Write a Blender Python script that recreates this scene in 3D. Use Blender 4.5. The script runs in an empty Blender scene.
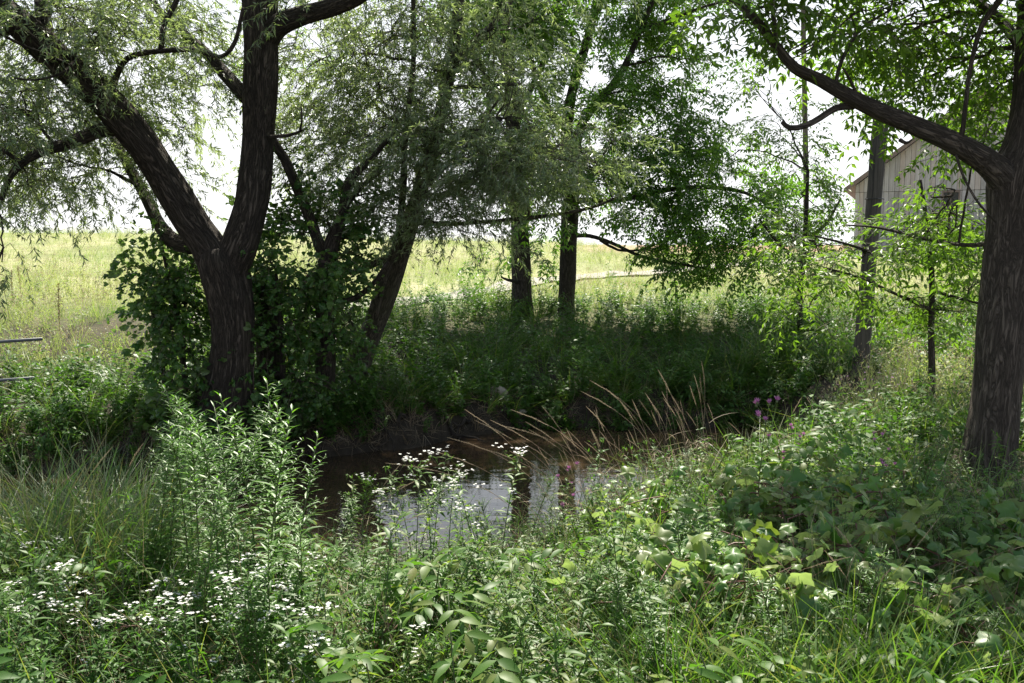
import bpy, math
import numpy as np
from mathutils import Vector
rng = np.random.default_rng(7)
C = bpy.context.scene.collection
sc = bpy.context.scene
F_PX, HOR = 950.0, 250.0
CAM = np.array([0.0, 0.0, 1.65])
TH = math.atan((341.5 - HOR) / F_PX)

def P(px, py, D):
    """world point at distance D (metres along Y) seen at pixel px,py of the photograph"""
    a = (px - 512) / F_PX; b = (341.5 - py) / F_PX
    d = np.array([a, math.cos(TH) + b * math.sin(TH), -math.sin(TH) + b * math.cos(TH)])
    return CAM + d * (D / d[1])

def U(a, b, n=None): return rng.uniform(a, b, n)
def unit(v):
    v = np.asarray(v, float)
    return v / np.maximum(np.linalg.norm(v, axis=-1, keepdims=True), 1e-9)
def sm(x, a, b):
    t = np.clip((np.asarray(x, float) - a) / (b - a), 0, 1); return t * t * (3 - 2 * t)

# ------------------------------------------------------------ terrain height
def y_near(x): return np.interp(x, [-14, -6, -3, 0.3, 2.2, 4.0, 6], [5.3, 5.8, 6.35, 7.5, 9.6, 11.4, 12.2])
def y_far(x): return np.interp(x, [-14, -6, -4, -2, 0, 3, 5], [10.2, 10.7, 10.9, 11.7, 13.2, 13.6, 13.4])
def wob(x, y, s, k):
    return (np.sin(x * s + k) * np.cos(y * s * 1.13 + k * 2.1) + .5 * np.sin(x * s * 2.3 + y * s * 1.7 + k * 3) + .3 * np.cos(y * s * 3.9 - x * s * 3.1 + k))
WATER = -0.92
def height(x, y):
    x = np.asarray(x, float); y = np.asarray(y, float)
    yn = y_near(x) + .15 * np.sin(x * 2.1) + .07 * np.sin(x * 5.3); yf = y_far(x) + .16 * np.sin(x * 1.7 + 1) + .07 * np.sin(x * 6.1)
    near = -0.95 + 0.95 * sm(yn - y, -0.05, 2.6) - .05
    far = -0.95 + .45 * sm(y - yf, -.1, .75) + .85 * sm(y - yf, .3, 7.5)
    bed = -1.35
    mid = (yn + yf) / 2
    z = np.where(y < mid, near, far)
    inside = sm(y - yn, -.35, .35) * sm(yf - y, -.35, .35)
    z = z * (1 - inside) + bed * inside
    plain = -0.08 + .30 * sm(y, 12, 20)
    z = z + (plain - z) * sm(x, 3.0, 4.8) * sm(y, 3, 7)
    z = z + (.05 * wob(x, y, 5.3, 2) + .035 * wob(x, y, 11.0, 5)) * sm(y, y_far(x) - .4, y_far(x)) * (1 - sm(y, y_far(x) + 1.0, y_far(x) + 2.5))
    left = sm(-x / np.maximum(y, 8), -.15, .5)
    rise = (1.75 + .75 * left) * sm(y, 17, 70) ** .85 - 6 * sm(y, 72, 180) - 6 * sm(y, 180, 600)
    z = z + rise
    z = z + .03 * wob(x, y, 1.3, 1) + .05 * wob(x, y, .35, 3) * sm(y, 14, 30) - .35 * sm(-y, 0, 25)
    return z

# ------------------------------------------------------------ materials
def mat(name):
    m = bpy.data.materials.new(name); m.use_nodes = True
    nt = m.node_tree; nt.nodes.clear()
    return m, nt, nt.nodes, nt.links
def ramp(N, L, fac, stops):
    r = N.new('ShaderNodeValToRGB'); e = r.color_ramp.elements
    while len(e) < len(stops): e.new(0.5)
    for k, (p, c) in enumerate(stops): e[k].position = p; e[k].color = (*c, 1)
    L.new(fac, r.inputs[0]); return r.outputs[0]
def noise(N, L, scale, detail=4, rough=.55, vec=None, dist=0):
    n = N.new('ShaderNodeTexNoise'); n.inputs['Scale'].default_value = scale; n.inputs['Detail'].default_value = detail
    n.inputs['Roughness'].default_value = rough; n.inputs['Distortion'].default_value = dist
    if vec: L.new(vec, n.inputs['Vector'])
    return n.outputs['Fac']
def mixc(N, L, fac, a, b, mode='MIX'):
    m = N.new('ShaderNodeMix'); m.data_type = 'RGBA'; m.blend_type = mode
    for sock, v in ((m.inputs[0], fac), (m.inputs[6], a), (m.inputs[7], b)):
        if hasattr(v, 'is_linked') or hasattr(v, 'links'): L.new(v, sock)
        elif isinstance(v, (int, float)): sock.default_value = v
        else: sock.default_value = (*v, 1)
    return m.outputs[2]

def leaf_mat(name, cols, trans=.4, rough=.45, spec=.5, back=None, patch=None, tboost=1.6):
    """cols: base colours picked per leaf; back: paler underside; patch: (scale, colour) regional variation"""
    m, nt, N, L = mat(name)
    g = N.new('ShaderNodeNewGeometry')
    n = len(cols)
    c = ramp(N, L, g.outputs['Random Per Island'], [(i / (n - 1), col) for i, col in enumerate(cols)])
    if patch:
        tc = N.new('ShaderNodeTexCoord')
        f = noise(N, L, patch[0], 3, .6, g.outputs['Position'])
        r = N.new('ShaderNodeMapRange'); r.inputs[1].default_value = .42; r.inputs[2].default_value = .62; L.new(f, r.inputs[0])
        c = mixc(N, L, r.outputs[0], c, patch[1])
    if back: c = mixc(N, L, g.outputs['Backfacing'], c, back)
    p = N.new('ShaderNodeBsdfPrincipled'); L.new(c, p.inputs['Base Color'])
    p.inputs['Roughness'].default_value = rough; p.inputs['Specular IOR Level'].default_value = spec
    t = N.new('ShaderNodeBsdfTranslucent')
    tc_ = mixc(N, L, 1.0, c, (tboost, tboost * (1.12 if tboost > 1.2 else 1), tboost * (.45 if tboost > 1.2 else .95)), 'MULTIPLY'); L.new(tc_, t.inputs['Color'])
    ms = N.new('ShaderNodeMixShader'); ms.inputs[0].default_value = trans
    L.new(p.outputs[0], ms.inputs[1]); L.new(t.outputs[0], ms.inputs[2])
    o = N.new('ShaderNodeOutputMaterial'); L.new(ms.outputs[0], o.inputs[0])
    return m

def bark_mat(name, dark, light, scale=1.0, moss=None, strength=1.0):
    m, nt, N, L = mat(name)
    at = N.new('ShaderNodeAttribute'); at.attribute_name = 'bark'
    mp = N.new('ShaderNodeMapping'); mp.inputs['Scale'].default_value = (scale, scale, scale * .11); L.new(at.outputs['Vector'], mp.inputs[0])
    wn = N.new('ShaderNodeTexNoise'); wn.inputs['Scale'].default_value = 9; wn.inputs['Detail'].default_value = 3; L.new(mp.outputs[0], wn.inputs['Vector'])
    va = N.new('ShaderNodeVectorMath'); va.operation = 'MULTIPLY_ADD'; va.inputs[1].default_value = (.1, .1, .1)
    L.new(wn.outputs['Color'], va.inputs[0]); L.new(mp.outputs[0], va.inputs[2])
    n1 = noise(N, L, 36, 5, .6, va.outputs[0], .8)
    ab = N.new('ShaderNodeMath'); ab.operation = 'SUBTRACT'; ab.inputs[1].default_value = .5; L.new(n1, ab.inputs[0])
    ac = N.new('ShaderNodeMath'); ac.operation = 'ABSOLUTE'; L.new(ab.outputs[0], ac.inputs[0])
    r = N.new('ShaderNodeMapRange'); r.inputs[1].default_value = .0; r.inputs[2].default_value = .11; r.inputs[4].default_value = .75; L.new(ac.outputs[0], r.inputs[0])
    f2 = noise(N, L, 60, 6, .7, mp.outputs[0])
    mm = N.new('ShaderNodeMath'); mm.operation = 'MULTIPLY_ADD'; mm.inputs[1].default_value = .45; L.new(f2, mm.inputs[0]); L.new(r.outputs[0], mm.inputs[2])
    c = ramp(N, L, mm.outputs[0], [(.12, dark), (.8, light), (1.2 if False else 1.0, tuple(min(1, x * 1.12) for x in light))])
    big = noise(N, L, 3, 4, .6, at.outputs['Vector'])
    if moss:
        rr = N.new('ShaderNodeMapRange'); rr.inputs[1].default_value = .5; rr.inputs[2].default_value = .7; rr.inputs[4].default_value = .6; L.new(big, rr.inputs[0])
        c = mixc(N, L, rr.outputs[0], c, moss)
    p = N.new('ShaderNodeBsdfPrincipled'); p.inputs['Roughness'].default_value = .85; p.inputs['Specular IOR Level'].default_value = .25; L.new(c, p.inputs['Base Color'])
    b = N.new('ShaderNodeBump'); b.inputs['Strength'].default_value = strength; b.inputs['Distance'].default_value = .07
    L.new(mm.outputs[0], b.inputs['Height']); L.new(b.outputs[0], p.inputs['Normal'])
    o = N.new('ShaderNodeOutputMaterial'); L.new(p.outputs[0], o.inputs[0])
    return m

def plain_mat(name, c1, c2, scale=8, rough=.7, metal=0, bump=.3, stretch=(1, 1, 1), dist=.01, spec=.5):
    m, nt, N, L = mat(name)
    tc = N.new('ShaderNodeTexCoord'); mp = N.new('ShaderNodeMapping'); mp.inputs['Scale'].default_value = stretch; L.new(tc.outputs['Object'], mp.inputs[0])
    f = noise(N, L, scale, 6, .65, mp.outputs[0])
    c = ramp(N, L, f, [(.3, c1), (.7, c2)])
    p = N.new('ShaderNodeBsdfPrincipled'); p.inputs['Roughness'].default_value = rough; p.inputs['Metallic'].default_value = metal
    p.inputs['Specular IOR Level'].default_value = spec
    L.new(c, p.inputs['Base Color'])
    b = N.new('ShaderNodeBump'); b.inputs['Strength'].default_value = bump; b.inputs['Distance'].default_value = dist; L.new(f, b.inputs['Height']); L.new(b.outputs[0], p.inputs['Normal'])
    o = N.new('ShaderNodeOutputMaterial'); L.new(p.outputs[0], o.inputs[0])
    return m

M = {}
M['willow'] = leaf_mat('willow_leaf', [(.095, .145, .055), (.14, .19, .085), (.19, .235, .13)], .45, .33, 1.0, back=(.27, .32, .22), tboost=1.45)
M['ash'] = leaf_mat('dark_leaf', [(.06, .125, .02), (.085, .17, .026), (.12, .215, .036)], .52, .42, .55)
M['walnut'] = leaf_mat('bright_leaf', [(.075, .135, .018), (.105, .185, .026), (.145, .22, .036)], .52, .43, .5)
M['vine'] = leaf_mat('vine_leaf', [(.03, .085, .014), (.05, .12, .02), (.085, .16, .03)], .42, .42, .5, back=(.1, .16, .06))
M['grape'] = leaf_mat('grape_leaf', [(.045, .12, .018), (.07, .165, .024), (.10, .21, .035), (.16, .225, .05), (.17, .2, .05)], .4, .42, .6, back=(.23, .29, .17))
M['goldenrod'] = leaf_mat('goldenrod_leaf', [(.065, .155, .022), (.09, .2, .03), (.13, .25, .04)], .45, .42, .55)
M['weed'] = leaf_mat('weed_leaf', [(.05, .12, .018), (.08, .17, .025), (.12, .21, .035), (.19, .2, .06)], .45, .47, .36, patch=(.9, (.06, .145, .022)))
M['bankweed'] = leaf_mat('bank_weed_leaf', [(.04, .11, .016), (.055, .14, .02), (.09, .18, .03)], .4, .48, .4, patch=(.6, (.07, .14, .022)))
M['blade'] = leaf_mat('grass_blade', [(.06, .13, .02), (.09, .18, .028), (.13, .21, .04), (.2, .2, .08)], .42, .42, .55)
M['sedge'] = leaf_mat('sedge_blade', [(.045, .10, .035), (.07, .13, .045), (.11, .16, .06), (.22, .19, .11)], .35, .42, .55)
M['meadow'] = leaf_mat('meadow_blade', [(.12, .21, .05), (.18, .28, .085), (.27, .33, .14), (.41, .40, .26)], .4, .6, .3, patch=(.3, (.33, .35, .2)), tboost=1.3)
M['straw'] = leaf_mat('dry_straw', [(.36, .27, .17), (.47, .37, .25), (.58, .48, .34)], .3, .6, .3, tboost=.9)
M['straw_blade'] = M['straw']
M['drystem'] = leaf_mat('dry_stem', [(.2, .14, .09), (.32, .24, .16)], .1, .7, .3)
M['stem'] = leaf_mat('green_stem', [(.07, .10, .035), (.11, .13, .05)], .05, .5, .4)
M['redstem'] = leaf_mat('reddish_stem', [(.13, .06, .045), (.18, .09, .06)], .05, .5, .4)
M['white'] = leaf_mat('white_petal', [(.66, .66, .62), (.8, .8, .76)], .3, .6, .3, tboost=1.0)
M['lilac'] = leaf_mat('lilac_petal', [(.42, .2, .42), (.55, .3, .52)], .3, .6, .3, tboost=1.0)
M['pink'] = leaf_mat('pink_petal', [(.5, .16, .42), (.62, .3, .55)], .3, .6, .3, tboost=1.0)
M['rust'] = leaf_mat('rust_seed', [(.10, .045, .025), (.17, .08, .04)], .1, .8, .2)
M['willow_bark'] = bark_mat('willow_bark', (.020, .016, .012), (.095, .077, .060), 1.0, None, 1.0)
M['lean_bark'] = bark_mat('leaning_bark', (.03, .026, .02), (.14, .12, .095), 1.5, (.085, .09, .05), .8)
M['ash_bark'] = bark_mat('ash_bark', (.025, .02, .017), (.10, .082, .068), 1.6, None, .8)
M['walnut_bark'] = bark_mat('walnut_bark', (.035, .028, .022), (.125, .103, .082), 1.2, None, .8)
M['pole_wood'] = plain_mat('weathered_pole', (.018, .016, .013), (.12, .105, .085), 38, .85, 0, .9, (1, 1, .035))
M['wire'] = plain_mat('cable', (.02, .02, .02), (.04, .04, .04), 10, .6)
M['steel'] = plain_mat('painted_pipe', (.06, .07, .085), (.10, .11, .13), 20, .5, 0, .15)
M['rock'] = plain_mat('pale_stone', (.22, .19, .16), (.42, .38, .32), 9, .85, 0, .7)
M['soil'] = plain_mat('root_wood', (.05, .04, .03), (.13, .10, .075), 10, .9, 0, .7)
M['roof'] = plain_mat('barn_roof', (.24, .24, .25), (.36, .36, .37), 5, .55, .2, .2)
M['trim'] = plain_mat('barn_trim', (.12, .09, .08), (.2, .15, .13), 6, .8)
M['dark'] = plain_mat('dark_interior', (.015, .015, .015), (.03, .03, .03), 3, .6)

def barn_wood():
    m, nt, N, L = mat('barn_boards')
    g = N.new('ShaderNodeNewGeometry'); tc = N.new('ShaderNodeTexCoord')
    c = ramp(N, L, g.outputs['Random Per Island'], [(0, (.30, .285, .29)), (.4, (.41, .395, .405)), (.75, (.49, .47, .49)), (1, (.42, .355, .335))])
    mp = N.new('ShaderNodeMapping'); mp.inputs['Scale'].default_value = (6, 6, .35); L.new(tc.outputs['Object'], mp.inputs[0])
    f = noise(N, L, 3, 6, .7, mp.outputs[0])
    c2 = ramp(N, L, f, [(.3, (.62, .58, .56)), (.65, (1, 1, 1))])
    c = mixc(N, L, 1.0, c, c2, 'MULTIPLY')
    p = N.new('ShaderNodeBsdfPrincipled'); p.inputs['Roughness'].default_value = .85; L.new(c, p.inputs['Base Color'])
    o = N.new('ShaderNodeOutputMaterial'); L.new(p.outputs[0], o.inputs[0]); return m
M['boards'] = barn_wood()

def ground_mat():
    m, nt, N, L = mat('ground_soil')
    g = N.new('ShaderNodeNewGeometry')
    s = N.new('ShaderNodeSeparateXYZ'); L.new(g.outputs['Position'], s.inputs[0])
    f1 = noise(N, L, 6, 8, .7, g.outputs['Position'])
    soil = ramp(N, L, f1, [(.3, (.02, .016, .012)), (.55, (.05, .04, .03)), (.75, (.10, .08, .06))])
    f2 = noise(N, L, .25, 6, .65, g.outputs['Position'])
    grass = ramp(N, L, f2, [(.3, (.19, .22, .09)), (.5, (.28, .29, .14)), (.7, (.38, .35, .21))])
    r = N.new('ShaderNodeMapRange'); r.inputs[1].default_value = 16; r.inputs[2].default_value = 24; L.new(s.outputs['Y'], r.inputs[0])
    c = mixc(N, L, r.outputs[0], soil, grass)
    # ripe field on the far rise, right-hand side
    r2 = N.new('ShaderNodeMapRange'); r2.inputs[1].default_value = 50; r2.inputs[2].default_value = 52; L.new(s.outputs['Y'], r2.inputs[0])
    r3 = N.new('ShaderNodeMapRange'); r3.inputs[1].default_value = 2; r3.inputs[2].default_value = 8; L.new(s.outputs['X'], r3.inputs[0])
    mm = N.new('ShaderNodeMath'); mm.operation = 'MULTIPLY'; L.new(r2.outputs[0], mm.inputs[0]); L.new(r3.outputs[0], mm.inputs[1])
    c = mixc(N, L, mm.outputs[0], c, (.36, .25, .17))
    p = N.new('ShaderNodeBsdfPrincipled'); p.inputs['Roughness'].default_value = .95; p.inputs['Specular IOR Level'].default_value = .2; L.new(c, p.inputs['Base Color'])
    b = N.new('ShaderNodeBump'); b.inputs['Distance'].default_value = .06; b.inputs['Strength'].default_value = .8; L.new(f1, b.inputs['Height']); L.new(b.outputs[0], p.inputs['Normal'])
    o = N.new('ShaderNodeOutputMaterial'); L.new(p.outputs[0], o.inputs[0]); return m
M['ground'] = ground_mat()

def water_mat():
    m, nt, N, L = mat('stream_water')
    g = N.new('ShaderNodeNewGeometry')
    f = noise(N, L, .8, 4, .5, g.outputs['Position'])
    c = ramp(N, L, f, [(.35, (.036, .024, .014)), (.65, (.062, .041, .024))])
    p = N.new('ShaderNodeBsdfPrincipled'); p.inputs['Roughness'].default_value = .03; p.inputs['IOR'].default_value = 1.33; p.inputs['Specular IOR Level'].default_value = .6
    L.new(c, p.inputs['Base Color'])
    mp = N.new('ShaderNodeMapping'); mp.inputs['Scale'].default_value = (1.0, 1.8, 1); L.new(g.outputs['Position'], mp.inputs[0])
    n1 = noise(N, L, 1.7, 3, .5, mp.outputs[0])
    b = N.new('ShaderNodeBump'); b.inputs['Distance'].default_value = .02; b.inputs['Strength'].default_value = .3; L.new(n1, b.inputs['Height']); L.new(b.outputs[0], p.inputs['Normal'])
    o = N.new('ShaderNodeOutputMaterial'); L.new(p.outputs[0], o.inputs[0]); return m
M['water'] = water_mat()

# ------------------------------------------------------------ geometry store
class G:
    """geometry by material: verts, quads, tris (+ bark coordinates)"""
    def __init__(s): s.d = {}
    def add(s, m, V, Q=None, T=None, B=None):
        e = s.d.setdefault(m, [[], [], [], [], 0])
        V = np.asarray(V, float).reshape(-1, 3)
        if Q is not None and len(Q): e[1].append(np.asarray(Q, int).reshape(-1, 4) + e[4])
        if T is not None and len(T): e[2].append(np.asarray(T, int).reshape(-1, 3) + e[4])
        e[0].append(V); e[3].append(V if B is None else np.asarray(B, float)); e[4] += len(V)
        return s
    def arrays(s, m):
        e = s.d[m]
        return (np.concatenate(e[0]), np.concatenate(e[1]) if e[1] else np.zeros((0, 4), int),
                np.concatenate(e[2]) if e[2] else np.zeros((0, 3), int), np.concatenate(e[3]))
    def stamp(s, tpl, R, pos, only=None):
        """put copies of template tpl: R (n,3,3) and pos (n,3)"""
        n = len(pos)
        if n == 0: return s
        for m in tpl.d:
            V, Q, T, B = tpl.arrays(m)
            W = np.einsum('nij,vj->nvi', R, V) + pos[:, None, :]
            off = (np.arange(n) * len(V))[:, None, None]
            s.add(m, W.reshape(-1, 3), (Q[None] + off).reshape(-1, 4), (T[None] + off).reshape(-1, 3))
        return s

def make_mesh(name, g, mats=None, smooth=False, bark=False):
    mats = mats or list(g.d)
    Vs, Qs, Ts, Bs, mi_q, mi_t = [], [], [], [], [], []; off = 0
    for k, m in enumerate(mats):
        V, Q, T, B = g.arrays(m)
        Vs.append(V); Qs.append(Q + off); Ts.append(T + off); Bs.append(B); off += len(V)
        mi_q.append(np.full(len(Q), k)); mi_t.append(np.full(len(T), k))
    V = np.concatenate(Vs); Q = np.concatenate(Qs); T = np.concatenate(Ts); B = np.concatenate(Bs)
    me = bpy.data.meshes.new(name)
    me.vertices.add(len(V)); me.vertices.foreach_set('co', V.astype(np.float32).ravel())
    nl = len(Q) * 4 + len(T) * 3
    me.loops.add(nl); me.loops.foreach_set('vertex_index', np.concatenate([Q.ravel(), T.ravel()]).astype(np.int32))
    me.polygons.add(len(Q) + len(T))
    me.polygons.foreach_set('loop_start', np.concatenate([np.arange(len(Q)) * 4, len(Q) * 4 + np.arange(len(T)) * 3]).astype(np.int32))
    me.polygons.foreach_set('material_index', np.concatenate(mi_q + mi_t).astype(np.int32))
    me.polygons.foreach_set('use_smooth', np.full(len(Q) + len(T), smooth))
    for m in mats: me.materials.append(M[m.split('#')[0]])
    if bark:
        a = me.attributes.new('bark', 'FLOAT_VECTOR', 'POINT'); a.data.foreach_set('vector', B.astype(np.float32).ravel())
    me.update(calc_edges=True); me.validate()
    return me

def obj(name, me, parent=None, label=None, cat=None, group=None, kind=None, loc=None):
    o = bpy.data.objects.new(name, me); C.objects.link(o)
    if parent: o.parent = parent
    if label: o['label'] = label
    if cat: o['category'] = cat
    if group: o['group'] = group
    if kind: o['kind'] = kind
    if loc is not None: o.location = loc
    return o
def empty(name, loc, label, cat, group=None):
    o = obj(name, None, None, label, cat, group); o.location = Vector(loc); return o
def part(name, g, parent, world=True, smooth=False, bark=False, mats=None):
    me = make_mesh(name, g, mats, smooth, bark)
    if world: me.transform(__import__('mathutils').Matrix.Translation(-parent.location))
    return obj(name, me, parent)

# ------------------------------------------------------------ shape makers
def frames(pts):
    pts = np.asarray(pts, float); t = unit(np.gradient(pts, axis=0))
    ref = np.array([1.0, 0, 0]) if abs(t[0][0]) < .8 else np.array([0, 1.0, 0])
    u = []; r = ref
    for k in range(len(t)):
        r = unit(r - t[k] * np.dot(r, t[k])); u.append(r)
    u = np.array(u); return t, u, np.cross(t, u)
def tube(g, m, pts, rad, sides=8, ridge=0.0, seed=0.0, voff=0.0):
    pts = np.asarray(pts, float); rad = np.asarray(rad, float); t, u, v = frames(pts)
    a = np.linspace(0, 2 * math.pi, sides, endpoint=False)
    ln = np.concatenate([[0], np.cumsum(np.linalg.norm(np.diff(pts, axis=0), axis=1))]) + voff
    A, LN = np.meshgrid(a, ln)
    rr = rad[:, None] * np.ones_like(A)
    if ridge:
        rg = np.abs(np.sin(A * 5.5 + 1.3 * np.sin(LN * 2.1 + seed) + seed)) * .5 + np.abs(np.sin(A * 8.5 - 1.1 * np.sin(LN * 3.7 + seed * 2) + 1)) * .5
        lump = np.sin(A * 2 + LN * 1.7 + seed) * .05 + np.sin(A * 3 - LN * 2.9 + seed) * .035 + .03 * np.sin(LN * 6 + seed * 3)
        rr = rr * (1 + ridge * (rg - .5) + lump)
    V = pts[:, None] + rr[..., None] * (np.cos(A)[..., None] * u[:, None] + np.sin(A)[..., None] * v[:, None])
    B = np.stack([np.cos(A) * rad.mean(), np.sin(A) * rad.mean(), LN + 0 * A], -1) + seed * 3.1
    n, S = A.shape
    i = np.arange(n - 1)[:, None] * S; j = np.arange(S)[None]; j2 = (j + 1) % S
    Q = np.stack([i + j, i + j2, i + S + j2, i + S + j], -1).reshape(-1, 4)
    Vf = V.reshape(-1, 3); Bf = B.reshape(-1, 3)
    k = len(Vf); Vf = np.vstack([Vf, pts[-1] + t[-1] * rad[-1] * .4, pts[0]]); Bf = np.vstack([Bf, Bf[-1], Bf[0]])
    jj = np.arange(S); T = np.vstack([np.stack([(n - 1) * S + jj, (n - 1) * S + (jj + 1) % S, np.full(S, k)], -1),
                                     np.stack([(jj + 1) % S, jj, np.full(S, k + 1)], -1)])
    g.add(m, Vf, Q, T, Bf)
def spline(pts, step=.08):
    """Catmull-Rom through rows of (x,y,z,r)"""
    p = np.asarray(pts, float); p = np.vstack([2 * p[0] - p[1], p, 2 * p[-1] - p[-2]])
    out = []
    for k in range(1, len(p) - 2):
        n = max(2, int(np.linalg.norm(p[k + 1][:3] - p[k][:3]) / step))
        t = np.linspace(0, 1, n, endpoint=False)[:, None]
        a, b, c, d = p[k - 1], p[k], p[k + 1], p[k + 2]
        out.append(.5 * ((2 * b) + (-a + c) * t + (2 * a - 5 * b + 4 * c - d) * t ** 2 + (-a + 3 * b - 3 * c + d) * t ** 3))
    out.append(p[-2][None]); o = np.vstack(out); o[:, 3] = np.maximum(o[:, 3], .002); return o
def limb_px(rows):
    """rows (px, py, D, width_px) -> world rows x,y,z,r"""
    return np.array([[*P(a, b, D), w * D / F_PX / 2] for a, b, D, w in rows])
def batch_tubes(g, m, P0, P1, P2, r0, r1, K=5, S=3):
    """many thin quadratic curves at once"""
    n = len(P0); t = np.linspace(0, 1, K)
    C_ = ((1 - t) ** 2)[None, :, None] * P0[:, None] + (2 * t * (1 - t))[None, :, None] * P1[:, None] + (t ** 2)[None, :, None] * P2[:, None]
    T_ = unit(np.gradient(C_, axis=1)); ref = np.array([.31, .53, .17]); u = unit(np.cross(T_, ref)); v = np.cross(T_, u)
    r = np.asarray(r0).reshape(-1, 1) * (1 - t) + np.asarray(r1).reshape(-1, 1) * t
    a = np.arange(S) * 2 * math.pi / S
    V = C_[:, :, None] + r[..., None, None] * (np.cos(a)[None, None, :, None] * u[:, :, None] + np.sin(a)[None, None, :, None] * v[:, :, None])
    i = np.arange(K - 1)[:, None] * S; j = np.arange(S)[None]; j2 = (j + 1) % S
    Q = np.stack([i + j, i + j2, i + S + j2, i + S + j], -1).reshape(-1, 4)
    off = (np.arange(n) * K * S)[:, None, None]
    B = np.zeros((n, K, S, 3)); B[..., 0] = np.cos(a) * .02; B[..., 1] = np.sin(a) * .02; B[..., 2] = t[None, :, None] + np.arange(n)[:, None, None] * .37
    g.add(m, V.reshape(-1, 3), (Q[None] + off).reshape(-1, 4), None, B.reshape(-1, 3))
def leaves(g, m, base, d, up, L, W, fold=.12, droop=.1, fine=False):
    base = np.asarray(base, float).reshape(-1, 3); n = len(base)
    d = unit(np.broadcast_to(d, (n, 3))); s = unit(np.cross(d, np.broadcast_to(up, (n, 3)))); nn = np.cross(s, d)
    L = np.broadcast_to(L, n)[:, None]; W = np.broadcast_to(W, n)[:, None]
    if not fine:
        mid = base + d * L * .42
        V = np.stack([base, mid + s * W / 2 + nn * fold * W, base + d * L - nn * droop * L, mid - s * W / 2 + nn * fold * W], 1)
        Q = np.arange(n * 4).reshape(-1, 4); g.add(m, V.reshape(-1, 3), Q)
        return
    rows = [(.22, .8, .02), (.5, 1.0, -.15), (.78, .55, -.55)]
    vs = [base]
    for t, w, dr in rows:
        c = base + d * L * t + nn * (dr * droop) * L
        vs += [c - s * W / 2 * w + nn * fold * W * w, c, c + s * W / 2 * w + nn * fold * W * w]
    vs.append(base + d * L * .99 - nn * droop * L)
    V = np.stack(vs, 1); o = (np.arange(n) * 11)[:, None, None]
    Q = np.array([[1, 2, 5, 4], [2, 3, 6, 5], [4, 5, 8, 7], [5, 6, 9, 8]]); T = np.array([[0, 2, 1], [0, 3, 2], [7, 8, 10], [8, 9, 10]])
    g.add(m, V.reshape(-1, 3), (Q[None] + o).reshape(-1, 4), (T[None] + o).reshape(-1, 3))
def blades(g, m, base, d, bend, L, W, K=4):
    """strips that start along d and bend towards `bend`"""
    base = np.asarray(base, float).reshape(-1, 3); n = len(base)
    d = unit(np.broadcast_to(d, (n, 3))); bend = np.broadcast_to(bend, (n, 3))
    L = np.broadcast_to(L, n)[:, None]; W = np.broadcast_to(W, n)[:, None]
    side = unit(np.cross(d, unit(bend + 1e-3 * rng.normal(size=(n, 3))))); side = unit(side + .5 * rng.normal(size=(n, 3)))
    vs = []
    for k in range(K + 1):
        t = k / K; c = base + d * L * t + bend * L * t * t; w = W * (.7 + .6 * t) * (1 - t ** 1.6) + W * .04
        vs += [c - side * w / 2, c + side * w / 2]
    V = np.stack(vs, 1); o = (np.arange(n) * 2 * (K + 1))[:, None, None]
    Q = np.array([[2 * k, 2 * k + 1, 2 * k + 3, 2 * k + 2] for k in range(K)])
    g.add(m, V.reshape(-1, 3), (Q[None] + o).reshape(-1, 4))
def rots(n, tilt=.2, s=(1, 1), yaw=None, pitch=None):
    yaw = U(0, 2 * math.pi, n) if yaw is None else yaw
    a = rng.normal(size=n) * tilt if pitch is None else pitch; b = rng.normal(size=n) * tilt
    cy, sy = np.cos(yaw), np.sin(yaw); ca, sa = np.cos(a), np.sin(a); cb, sb = np.cos(b), np.sin(b)
    Z = np.zeros(n); O = np.ones(n)
    Rz = np.stack([cy, -sy, Z, sy, cy, Z, Z, Z, O], -1).reshape(-1, 3, 3)
    Ry = np.stack([ca, Z, sa, Z, O, Z, -sa, Z, ca], -1).reshape(-1, 3, 3)
    Rx = np.stack([O, Z, Z, Z, cb, -sb, Z, sb, cb], -1).reshape(-1, 3, 3)
    return (Rz @ Ry @ Rx) * U(s[0], s[1], n)[:, None, None]

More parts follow.
